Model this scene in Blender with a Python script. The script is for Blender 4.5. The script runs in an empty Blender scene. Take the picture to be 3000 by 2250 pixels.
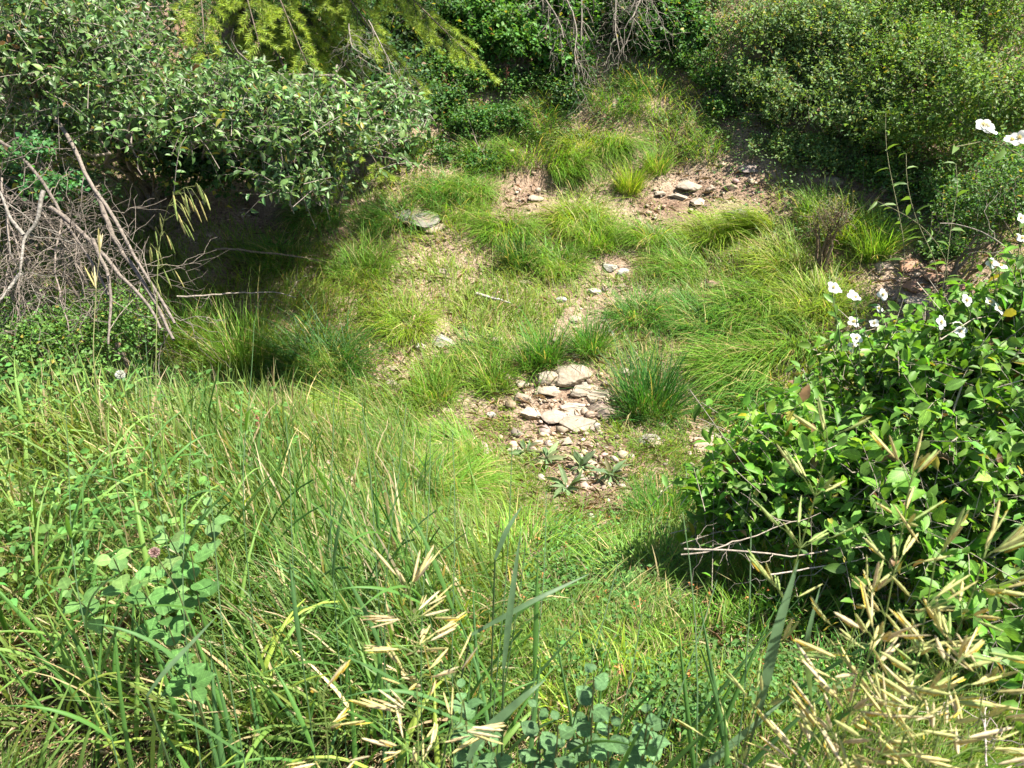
import bpy, math, random
import numpy as np
from mathutils import Vector, Matrix

S = bpy.context.scene
rng = np.random.default_rng(11)
random.seed(11)

# ------------------------------------------------------------------ camera, light, exposure
CAM = np.array([0.0, 0.0, 2.9])
PITCH = math.radians(34)
HF = 2266.0                                            # focal length in pixels of the 3000 px wide photograph
cam_d = bpy.data.cameras.new('camera')
cam = bpy.data.objects.new('camera', cam_d)
S.collection.objects.link(cam)
cam.location = CAM
cam.rotation_euler = (math.pi / 2 - PITCH, 0, 0)
cam_d.sensor_width = 36
cam_d.lens = 36 * HF / 3000
cam_d.clip_start = 0.05
cam_d.clip_end = 1000
cam_d.dof.use_dof = True
cam_d.dof.focus_distance = 4.2
cam_d.dof.aperture_fstop = 14
S.camera = cam

TOSUN = Vector((0.47, 0.06, 0.86)).normalized()
world = bpy.data.worlds.new('World')
S.world = world
world.use_nodes = True
wn = world.node_tree.nodes
sky = wn.new('ShaderNodeTexSky')
sky.sky_type = 'NISHITA'
sky.sun_disc = False
sky.sun_elevation = math.asin(TOSUN.z)
sky.sun_rotation = math.atan2(TOSUN.x, TOSUN.y)
wn['Background'].inputs['Strength'].default_value = 0.075
world.node_tree.links.new(sky.outputs[0], wn['Background'].inputs[0])
sun_d = bpy.data.lights.new('sun', 'SUN')
sun_d.energy = 5.0
sun_d.angle = math.radians(0.5)
sun_d.color = (1.0, 0.95, 0.85)
sun = bpy.data.objects.new('sun', sun_d)
S.collection.objects.link(sun)
sun.rotation_euler = TOSUN.to_track_quat('Z', 'Y').to_euler()
S.view_settings.view_transform = 'Standard'
S.view_settings.look = 'None'
S.view_settings.exposure = 1.66
S.view_settings.gamma = 1
S.view_settings.use_curve_mapping = False
S.cycles.max_bounces = 6
S.cycles.transmission_bounces = 4
S.cycles.diffuse_bounces = 3

# ------------------------------------------------------------------ helpers: noise, terrain, picture <-> place
_tab = np.random.default_rng(3).random((256, 256))
def vnoise(x, y, s=1.0, o=0):
    x = np.asarray(x, float) * s + 37.3 * o + 500; y = np.asarray(y, float) * s + 71.9 * o + 500
    xi = np.floor(x).astype(int); yi = np.floor(y).astype(int)
    fx = x - xi; fy = y - yi
    fx = fx * fx * (3 - 2 * fx); fy = fy * fy * (3 - 2 * fy)
    a = _tab[xi % 256, yi % 256]; b = _tab[(xi + 1) % 256, yi % 256]
    c = _tab[xi % 256, (yi + 1) % 256]; d = _tab[(xi + 1) % 256, (yi + 1) % 256]
    return (a + (b - a) * fx) + ((c + (d - c) * fx) - (a + (b - a) * fx)) * fy
def fbm(x, y, s, o=0):
    return (vnoise(x, y, s, o) + .5 * vnoise(x, y, 2.1 * s, o + 1) + .25 * vnoise(x, y, 4.3 * s, o + 2)) / 1.75
def sstep(a, b, x):
    t = np.clip((np.asarray(x, float) - a) / (b - a), 0, 1)
    return t * t * (3 - 2 * t)

_cy = [-60, -3, 0.9, 1.5, 2.6, 3.8, 5.5, 6.8, 7.6, 8.5, 11, 20, 60, 400]
_cz = [1.7, 1.5, 1.35, 1.05, .42, .0, .25, .62, 1.1, 1.75, 3.4, 8, 18, 60]
_gy = np.concatenate([np.arange(-60, 60, .05), np.arange(60, 402, 2)])
_gz = np.interp(_gy, _cy, _cz)
_k = np.exp(-np.linspace(-2, 2, 21) ** 2); _k /= _k.sum()
_gz[20:2380] = np.convolve(_gz[:2400], _k, 'same')[20:2380]
def H(x, y):
    x = np.asarray(x, float); y = np.asarray(y, float)
    z = np.interp(y, _gy, _gz)
    z = z + .5 * sstep(.3, 1.6, -x) * np.exp(-((y - 2.5) / 1.1) ** 2)
    z = z + .28 * np.clip(-x - 2.2, 0, 6) * sstep(2, 5, y)
    z = z + .26 * np.clip(x - 1.5, 0, 6) * sstep(1, 3, y)
    z = z + .10 * (fbm(x, y, .9, 5) - .5) + .05 * (fbm(x, y, 3.2, 9) - .5)
    return z

CP, SP = math.cos(PITCH), math.sin(PITCH)
def ray(px, py):
    a = (px - 1500) / HF; b = -(py - 1125) / HF
    return np.array([a, CP + b * SP, -SP + b * CP])
def P(px, py, d):                                      # a place at forward distance d
    return CAM + ray(px, py) * d
_ts = np.linspace(.5, 25, 1500)
def hit(px, py):                                       # the place on the ground
    r = ray(px, py)
    q = CAM[None] + r[None] * _ts[:, None]
    below = q[:, 2] < H(q[:, 0], q[:, 1])
    i = int(np.argmax(below)) if below.any() else len(_ts) - 1
    p = q[i].copy(); p[2] = H(p[0], p[1])
    return p
def depth(p):
    return (p[1] - CAM[1]) * CP - (p[2] - CAM[2]) * SP
def project(X):
    X = np.atleast_2d(X) - CAM
    f = X[:, 1] * CP - X[:, 2] * SP; u = X[:, 1] * SP + X[:, 2] * CP
    f = np.maximum(f, .05)
    return 1500 + HF * X[:, 0] / f, 1125 - HF * u / f, f
def ell(px, py, lst):
    v = np.zeros(np.shape(px))
    for cx, cy, rx, ry, a in lst:
        v = np.maximum(v, a * (1 - sstep(.6, 1.15, np.hypot((px - cx) / rx, (py - cy) / ry))))
    return v

# ------------------------------------------------------------------ helpers: objects
def tag(o, label=None, cat=None, group=None, kind=None):
    if label: o['label'] = label
    if cat: o['category'] = cat
    if group: o['group'] = group
    if kind: o['kind'] = kind
    return o
def link(o, parent=None):
    S.collection.objects.link(o)
    if parent is not None: o.parent = parent
    return o
def empty(name, loc, label, cat, group=None):
    o = bpy.data.objects.new(name, None); o.empty_display_size = .1
    link(o); o.location = Vector([float(v) for v in loc])
    return tag(o, label, cat, group)
def mesh(name, V, F, mat, col=None, smooth=False):
    V = np.asarray(V, np.float32).reshape(-1, 3); F = np.asarray(F, np.int32)
    me = bpy.data.meshes.new(name)
    k = F.shape[1]
    me.vertices.add(len(V)); me.vertices.foreach_set('co', V.ravel())
    me.loops.add(F.size); me.loops.foreach_set('vertex_index', F.ravel())
    me.polygons.add(len(F))
    me.polygons.foreach_set('loop_start', np.arange(0, F.size, k, dtype=np.int32))
    me.polygons.foreach_set('loop_total', np.full(len(F), k, np.int32))
    if smooth: me.polygons.foreach_set('use_smooth', np.ones(len(F), bool))
    me.update(calc_edges=True)
    if col is not None:
        c = np.asarray(col, np.float32)
        if c.ndim == 1: c = np.tile(c, (len(V), 1))
        at = me.color_attributes.new('col', 'FLOAT_COLOR', 'POINT')
        at.data.foreach_set('color', np.concatenate([c, np.ones((len(V), 1), np.float32)], 1).astype(np.float32).ravel())
    me.materials.append(mat)
    return me
def put(name, V, F, mat, col=None, parent=None, smooth=False, kind=None):
    V = np.asarray(V, float).reshape(-1, 3)
    if parent is not None: V = V - np.array(parent.location)
    o = link(bpy.data.objects.new(name, mesh(name, V, F, mat, col, smooth)), parent)
    if kind: o['kind'] = kind
    return o

def jit(c, n, a=.2, h=.08):
    """n colours round c: brightness and hue wander"""
    c = np.asarray(c, float)
    if c.ndim == 1: c = np.tile(c, (n, 1))
    b = np.exp(rng.normal(0, a, (n, 1)))
    hh = np.exp(rng.normal(0, h, (n, 3)) * np.array([1.3, .5, 1]))
    return np.clip(c * b * hh, .003, .9)
def norm(v):
    return v / np.maximum(np.linalg.norm(v, axis=-1, keepdims=True), 1e-9)

# ------------------------------------------------------------------ materials
def nt(name):
    m = bpy.data.materials.new(name); m.use_nodes = True
    t = m.node_tree; t.nodes.clear()
    return m, t, t.nodes.new, t.links.new
def leaf_mat(name, trans=.35, rough=.45, spec=.35, tint=(1.25, 1.15, .55)):
    m, t, N, L = nt(name)
    out = N('ShaderNodeOutputMaterial'); a = N('ShaderNodeAttribute'); a.attribute_name = 'col'
    geo = N('ShaderNodeTexCoord'); no = N('ShaderNodeTexNoise'); no.inputs['Scale'].default_value = 70; no.inputs['Detail'].default_value = 3
    L(geo.outputs['Object'], no.inputs['Vector'])
    mr = N('ShaderNodeMapRange'); mr.inputs[1].default_value = .3; mr.inputs[2].default_value = .7
    mr.inputs[3].default_value = .8; mr.inputs[4].default_value = 1.2
    L(no.outputs['Fac'], mr.inputs[0])
    mul = N('ShaderNodeVectorMath'); mul.operation = 'SCALE'
    L(a.outputs['Color'], mul.inputs[0]); L(mr.outputs[0], mul.inputs['Scale'])
    p = N('ShaderNodeBsdfPrincipled'); p.inputs['Roughness'].default_value = rough
    p.inputs['Specular IOR Level'].default_value = spec
    L(mul.outputs[0], p.inputs['Base Color'])
    tr = N('ShaderNodeBsdfTranslucent'); m2 = N('ShaderNodeVectorMath'); m2.operation = 'MULTIPLY'
    m2.inputs[1].default_value = tint
    L(mul.outputs[0], m2.inputs[0]); L(m2.outputs[0], tr.inputs['Color'])
    mx = N('ShaderNodeMixShader'); mx.inputs[0].default_value = trans
    L(p.outputs[0], mx.inputs[1]); L(tr.outputs[0], mx.inputs[2]); L(mx.outputs[0], out.inputs[0])
    return m
def rough_mat(name, scale=60, rough=.9, bump=.4, amp=(.65, 1.3), spec=.2, speck=None):
    """dry, grainy matter: bark, stone, straw; colour from the attribute"""
    m, t, N, L = nt(name)
    out = N('ShaderNodeOutputMaterial'); a = N('ShaderNodeAttribute'); a.attribute_name = 'col'
    geo = N('ShaderNodeTexCoord'); no = N('ShaderNodeTexNoise'); no.inputs['Scale'].default_value = scale; no.inputs['Detail'].default_value = 8
    no.inputs['Roughness'].default_value = .65
    L(geo.outputs['Object'], no.inputs['Vector'])
    mr = N('ShaderNodeMapRange'); mr.inputs[1].default_value = .3; mr.inputs[2].default_value = .7
    mr.inputs[3].default_value = amp[0]; mr.inputs[4].default_value = amp[1]
    L(no.outputs['Fac'], mr.inputs[0])
    mul = N('ShaderNodeVectorMath'); mul.operation = 'SCALE'
    L(a.outputs['Color'], mul.inputs[0]); L(mr.outputs[0], mul.inputs['Scale'])
    p = N('ShaderNodeBsdfPrincipled'); p.inputs['Roughness'].default_value = rough
    p.inputs['Specular IOR Level'].default_value = spec
    src = mul.outputs[0]
    if speck:
        n2 = N('ShaderNodeTexNoise'); n2.inputs['Scale'].default_value = scale * .35; n2.inputs['Detail'].default_value = 5
        L(geo.outputs['Object'], n2.inputs['Vector'])
        r2 = N('ShaderNodeMapRange'); r2.inputs[1].default_value = .52; r2.inputs[2].default_value = .66
        r2.inputs[4].default_value = .7
        L(n2.outputs['Fac'], r2.inputs[0])
        mix = N('ShaderNodeMix'); mix.data_type = 'RGBA'; mix.inputs[7].default_value = (*speck, 1)
        L(r2.outputs[0], mix.inputs[0]); L(src, mix.inputs[6]); src = mix.outputs[2]
    L(src, p.inputs['Base Color'])
    b = N('ShaderNodeBump'); b.inputs['Strength'].default_value = bump; b.inputs['Distance'].default_value = .006
    L(no.outputs['Fac'], b.inputs['Height']); L(b.outputs[0], p.inputs['Normal'])
    L(p.outputs[0], out.inputs[0])
    return m
def vein(m):
    t = m.node_tree; N = t.nodes.new; L = t.links.new
    tc = N('ShaderNodeTexCoord'); sx = N('ShaderNodeSeparateXYZ'); L(tc.outputs['Object'], sx.inputs[0])
    ab = N('ShaderNodeMath'); ab.operation = 'ABSOLUTE'; L(sx.outputs[1], ab.inputs[0])
    m1 = N('ShaderNodeMath'); m1.operation = 'MULTIPLY_ADD'; m1.inputs[1].default_value = -.8; L(ab.outputs[0], m1.inputs[0]); L(sx.outputs[0], m1.inputs[2])
    m2 = N('ShaderNodeMath'); m2.operation = 'MULTIPLY'; m2.inputs[1].default_value = 52; L(m1.outputs[0], m2.inputs[0])
    sn = N('ShaderNodeMath'); sn.operation = 'SINE'; L(m2.outputs[0], sn.inputs[0])
    r = N('ShaderNodeMapRange'); r.inputs[1].default_value = .5; r.inputs[2].default_value = 1; r.inputs[3].default_value = .93; r.inputs[4].default_value = 1.25; L(sn.outputs[0], r.inputs[0])
    lt = N('ShaderNodeMapRange'); lt.inputs[1].default_value = .012; lt.inputs[2].default_value = .03; lt.inputs[3].default_value = 1.45; lt.inputs[4].default_value = 1; L(ab.outputs[0], lt.inputs[0])
    mu = N('ShaderNodeMath'); mu.operation = 'MULTIPLY'; L(r.outputs[0], mu.inputs[0]); L(lt.outputs[0], mu.inputs[1])
    n3 = N('ShaderNodeTexNoise'); n3.inputs['Scale'].default_value = 5; n3.inputs['Detail'].default_value = 4
    oi = N('ShaderNodeObjectInfo'); ad = N('ShaderNodeVectorMath'); ad.operation = 'ADD'
    L(tc.outputs['Object'], ad.inputs[0]); L(oi.outputs['Random'], ad.inputs[1]); L(ad.outputs[0], n3.inputs['Vector'])
    r3 = N('ShaderNodeMapRange'); r3.inputs[1].default_value = .3; r3.inputs[2].default_value = .7; r3.inputs[3].default_value = .75; r3.inputs[4].default_value = 1.25; L(n3.outputs['Fac'], r3.inputs[0])
    ri = N('ShaderNodeMapRange'); ri.inputs[3].default_value = .78; ri.inputs[4].default_value = 1.25; L(oi.outputs['Random'], ri.inputs[0])
    m4 = N('ShaderNodeMath'); m4.operation = 'MULTIPLY'; L(mu.outputs[0], m4.inputs[0]); L(r3.outputs[0], m4.inputs[1])
    m5 = N('ShaderNodeMath'); m5.operation = 'MULTIPLY'; L(m4.outputs[0], m5.inputs[0]); L(ri.outputs[0], m5.inputs[1])
    for n in t.nodes:
        if n.type == 'VECT_MATH' and n.operation == 'SCALE':
            for l in list(n.inputs['Scale'].links): t.links.remove(l)
            L(m5.outputs[0], n.inputs['Scale'])
    return m
M_BROAD = vein(leaf_mat('veined_leaf', .32, .5, .3))
M_BROADM = vein(leaf_mat('veined_matt_leaf', .3, .6, .2, (1.05, 1.15, .65)))
M_GRASS = leaf_mat('grass_blade', .44, .5, .3, (1.35, 1.28, .5))
M_LEAF = leaf_mat('shrub_leaf', .42, .5, .28, (1.3, 1.25, .5))
M_GLOSS = leaf_mat('waxy_leaf', .3, .45, .42, (1.1, 1.1, .6))
M_MATT = leaf_mat('matt_leaf', .28, .6, .2, (1.0, 1.1, .7))
M_NEEDLE = leaf_mat('fir_needle', .3, .5, .3)
M_PETAL = leaf_mat('white_petal', .35, .6, .15, (1, 1, .95))
M_STRAW = rough_mat('dry_straw', 90, .7, .1, (.8, 1.15))
M_SEED = leaf_mat('seed_husk', .25, .6, .25, (1.15, 1.0, .65))
M_BARK = rough_mat('grey_bark', 70, .95, .9, (.4, 1.5))
M_ROCK = rough_mat('weathered_rock', 34, .95, .8, (.72, 1.22), speck=(.27, .20, .145))
M_PEB = rough_mat('pebble_stone', 50, .9, .5)

def ground_material():
    m, t, N, L = nt('bare_soil')
    out = N('ShaderNodeOutputMaterial'); p = N('ShaderNodeBsdfPrincipled')
    p.inputs['Roughness'].default_value = .95; p.inputs['Specular IOR Level'].default_value = .1
    tc = N('ShaderNodeTexCoord')
    n1 = N('ShaderNodeTexNoise'); n1.inputs['Scale'].default_value = 2.3; n1.inputs['Detail'].default_value = 6
    n2 = N('ShaderNodeTexNoise'); n2.inputs['Scale'].default_value = 38; n2.inputs['Detail'].default_value = 9; n2.inputs['Roughness'].default_value = .7
    vo = N('ShaderNodeTexVoronoi'); vo.inputs['Scale'].default_value = 55; vo.inputs['Randomness'].default_value = 1
    for n in (n1, n2, vo): L(tc.outputs['Object'], n.inputs['Vector'])
    r1 = N('ShaderNodeValToRGB'); e = r1.color_ramp.elements
    e[0].position = .35; e[0].color = (.20, .135, .095, 1); e[1].position = .62; e[1].color = (.36, .275, .205, 1)
    L(n1.outputs['Fac'], r1.inputs[0])
    r2 = N('ShaderNodeValToRGB'); e = r2.color_ramp.elements
    e[0].position = .36; e[0].color = (.45, .42, .4, 1); e[1].position = .64; e[1].color = (1.3, 1.28, 1.25, 1)
    L(n2.outputs['Fac'], r2.inputs[0])
    mu = N('ShaderNodeMix'); mu.data_type = 'RGBA'; mu.blend_type = 'MULTIPLY'; mu.inputs[0].default_value = 1
    L(r1.outputs[0], mu.inputs[6]); L(r2.outputs[0], mu.inputs[7])
    L(mu.outputs[2], p.inputs['Base Color'])
    ad = N('ShaderNodeMath'); ad.operation = 'MULTIPLY_ADD'; ad.inputs[1].default_value = -.5
    L(vo.outputs['Distance'], ad.inputs[0]); L(n2.outputs['Fac'], ad.inputs[2])
    b = N('ShaderNodeBump'); b.inputs['Strength'].default_value = .9; b.inputs['Distance'].default_value = .02
    L(ad.outputs[0], b.inputs['Height']); L(b.outputs[0], p.inputs['Normal'])
    L(p.outputs[0], out.inputs[0])
    return m
M_SOIL = ground_material()

# ------------------------------------------------------------------ the ground
def build_ground():
    xs = np.unique(np.concatenate([-np.geomspace(6, 300, 40)[::-1], np.arange(-6, 6.001, .05), np.geomspace(6, 300, 40)]))
    ys = np.unique(np.concatenate([-np.geomspace(1, 60, 25)[::-1], np.arange(-1, 11.001, .05), np.geomspace(11, 390, 50)]))
    X, Y = np.meshgrid(xs, ys)
    Z = H(X, Y)
    near = (np.abs(X) < 6) & (Y > -1) & (Y < 11)
    Z = Z + near * (.035 * (fbm(X, Y, 9, 21) - .5) + .02 * (vnoise(X, Y, 26, 4) - .5) - .012)
    n, m = X.shape
    V = np.stack([X, Y, Z], -1).reshape(-1, 3)
    i = np.arange(n * m).reshape(n, m)
    F = np.stack([i[:-1, :-1], i[:-1, 1:], i[1:, 1:], i[1:, :-1]], -1).reshape(-1, 4)
    o = put('ground', V, F, M_SOIL, smooth=True)
    o['kind'] = 'structure'
build_ground()

# ------------------------------------------------------------------ blades and leaves in bulk
def blades(root, head, tilt, length, width, curl, col, segs=3, base_col=None, tip_w=.08, kink=None, side_tw=None):
    """arching ribbons; returns V, F, C"""
    n = len(root); t = np.linspace(0, 1, segs + 1)
    hd = np.stack([np.cos(head), np.sin(head), np.zeros(n)], -1)
    p = np.zeros((n, segs + 1, 3)); p[:, 0] = root
    for k in range(segs):
        th = tilt + curl * ((k + .5) / segs) ** 1.3
        step = (length / segs)[:, None] * (np.sin(th)[:, None] * hd + np.cos(th)[:, None] * np.array([0, 0, 1.]))
        p[:, k + 1] = p[:, k] + step
    tw = rng.uniform(-1, 1, n) if side_tw is None else side_tw
    sd = np.stack([-np.sin(head + tw), np.cos(head + tw), np.zeros(n)], -1)
    w = np.where(t < .35, .7 + t * .85, 1 - (t - .35) ** 1.5 / .65 ** 1.5 * (1 - tip_w))
    off = sd[:, None, :] * (width[:, None] * w[None] * .5)[..., None]
    V = np.stack([p - off, p + off], 2).reshape(n, -1, 3)
    f = np.array([[2 * k, 2 * k + 1, 2 * k + 3, 2 * k + 2] for k in range(segs)])
    F = (f[None] + (np.arange(n) * V.shape[1])[:, None, None]).reshape(-1, 4)
    c = np.repeat(col[:, None, :], segs + 1, 1)
    if base_col is not None:
        k = np.clip(1 - t * 3.2, 0, 1)[None, :, None]
        c = c * (1 - k) + base_col * k
    C = np.repeat(c[:, :, None, :], 2, 2).reshape(-1, 3)
    return V.reshape(-1, 3), F, C

LEAF8 = (np.array([[0, 0, 0], [.3, .42, .10], [.68, .36, .07], [1, 0, -.14], [.68, -.36, .07], [.3, -.42, .10], [.32, 0, 0], [.68, 0, -.03]]),
         np.array([[0, 1, 6, 6], [0, 6, 5, 5], [1, 2, 7, 6], [6, 7, 4, 5], [2, 3, 7, 7], [7, 3, 4, 4]]))
LEAF4 = (np.array([[0, 0, 0], [.45, .5, .13], [1, 0, -.08], [.45, -.5, .13]]), np.array([[0, 3, 2], [0, 2, 1]]))
LANCE = (np.array([[0, 0, 0], [.25, .36, .06], [.6, .34, .0], [1, 0, -.25], [.6, -.34, .0], [.25, -.36, .06], [.25, 0, 0], [.6, 0, -.06]]),
         LEAF8[1])
def tri(F):                                            # split the padded quads into triangles
    out = []
    for f in F:
        f = list(f)
        if len(f) == 4 and f[2] != f[3]: out += [[f[0], f[1], f[2]], [f[0], f[2], f[3]]]
        else: out.append(f[:3])
    return np.array(out)
LEAF8 = (LEAF8[0], tri(LEAF8[1])); LANCE = (LANCE[0], LEAF8[1])
def oval(n=10, point=.25, cup=.07):
    """a broad leaf outline with a midrib"""
    pts = [[0, 0, 0]]
    half = []
    for k in range(1, n):
        t = k / n
        half.append([t, .5 * math.sin(math.pi * t ** .8) ** (.75 + point * t), cup])
    top = half; bot = [[x, -y, z] for x, y, z in half]
    mid = [[x, 0, 0] for x, y, z in half]
    V = np.array([[0, 0, 0]] + top + bot + mid + [[1, 0, -.06]])
    m = n - 1; T, B, Mi, E = 1, 1 + m, 1 + 2 * m, 1 + 3 * m
    F = [[0, Mi, T], [0, B, Mi], [T + m - 1, Mi + m - 1, E], [Mi + m - 1, B + m - 1, E]]
    for k in range(m - 1):
        F += [[T + k, Mi + k, Mi + k + 1], [T + k, Mi + k + 1, T + k + 1], [B + k, B + k + 1, Mi + k + 1], [B + k, Mi + k + 1, Mi + k]]
    V[:, 2] -= .25 * (V[:, 0] - .35) ** 2
    return V, np.array(F)
OVAL = oval(7)
NEEDLE = (np.array([[0, -.5, 0], [0, .5, 0], [1, 0, 0]]), np.array([[0, 1, 2]]))

def basis(d, nrm):
    d = norm(d); z = nrm - (nrm * d).sum(-1, keepdims=True) * d; z = norm(z)
    y = np.cross(z, d)
    return np.stack([d, y, z], -1)                     # columns
def leaves(org, d, nrm, L, W, col, tmpl):
    tv, tf = tmpl
    n = len(org); B = basis(d, nrm)
    loc = tv[None] * np.stack([L, W, L], -1)[:, None, :]
    V = org[:, None, :] + np.einsum('nij,nkj->nki', B, loc)
    F = (tf[None] + (np.arange(n) * len(tv))[:, None, None]).reshape(-1, tf.shape[1])
    C = np.repeat(col, len(tv), 0)
    return V.reshape(-1, 3), F, C
def rnd_dir(n):
    return norm(rng.normal(size=(n, 3)))

def tubes(paths, sides=5):
    """paths: list of (points (k,3), radii (k), colour)"""
    Vs, Fs, Cs, o = [], [], [], 0
    a = np.arange(sides) / sides * 2 * math.pi
    ca, sa = np.cos(a), np.sin(a)
    for pts, rad, col in paths:
        pts = np.asarray(pts, float); k = len(pts); rad = np.broadcast_to(rad, (k,))
        tg = norm(np.gradient(pts, axis=0))
        ref = np.array([0, 0, 1.]) if abs(tg[k // 2, 2]) < .8 else np.array([1., 0, 0])
        u = norm(np.cross(tg, ref)); v = np.cross(tg, u)
        ring = pts[:, None] + rad[:, None, None] * (ca[None, :, None] * u[:, None] + sa[None, :, None] * v[:, None])
        Vs.append(ring.reshape(-1, 3)); Cs.append(np.tile(col, (k * sides, 1)))
        i = np.arange(k * sides).reshape(k, sides) + o
        j = np.roll(i, -1, 1)
        Fs.append(np.stack([i[:-1], j[:-1], j[1:], i[1:]], -1).reshape(-1, 4))
        o += k * sides
    return np.concatenate(Vs), np.concatenate(Fs), np.concatenate(Cs)
def crooked(a, b, k=7, wob=.06, sag=0.0):
    """a wandering line from a to b"""
    a = np.asarray(a, float); b = np.asarray(b, float); t = np.linspace(0, 1, k)[:, None]
    L = np.linalg.norm(b - a)
    w = np.cumsum(rng.normal(0, 1, (k, 3)), 0); w -= w[0] + (w[-1] - w[0]) * t
    return a + (b - a) * t + w * wob * L / math.sqrt(k) + np.array([0, 0, -1.]) * sag * L * (4 * t * (1 - t))
def spline(pts, k=14):
    pts = np.asarray(pts, float); n = len(pts)
    s = np.concatenate([[0], np.cumsum(np.linalg.norm(np.diff(pts, axis=0), axis=1))]); s /= s[-1]
    q = np.linspace(0, 1, k)
    lin = np.stack([np.interp(q, s, pts[:, i]) for i in range(3)], -1)
    for _ in range(2):
        lin[1:-1] = (lin[:-2] + 2 * lin[1:-1] + lin[2:]) / 4
    return lin

def leaf_objects(parent, org, d, nrm, L, W, col, tmpl, mat, name='leaf', variants=6):
    """leaves as parts: shared meshes, one object each"""
    vs = []
    order = np.argsort(col.sum(1)); groups = np.array_split(order, min(variants, len(org)))
    B = basis(d, nrm); base = np.array(parent.location)
    out = []
    for g in groups:
        if not len(g): continue
        tv = tmpl[0].copy(); tv = tv * 1.0
        me = mesh(name, tv, tmpl[1], mat, col[g].mean(0), True)
        for i in g:
            o = bpy.data.objects.new(name, me)
            M = np.eye(4); M[:3, :3] = B[i] * np.array([L[i], W[i], L[i]])[None]; M[:3, 3] = org[i] - base
            link(o, parent); o.matrix_basis = Matrix(M.tolist())
            out.append(o)
    return out

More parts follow.
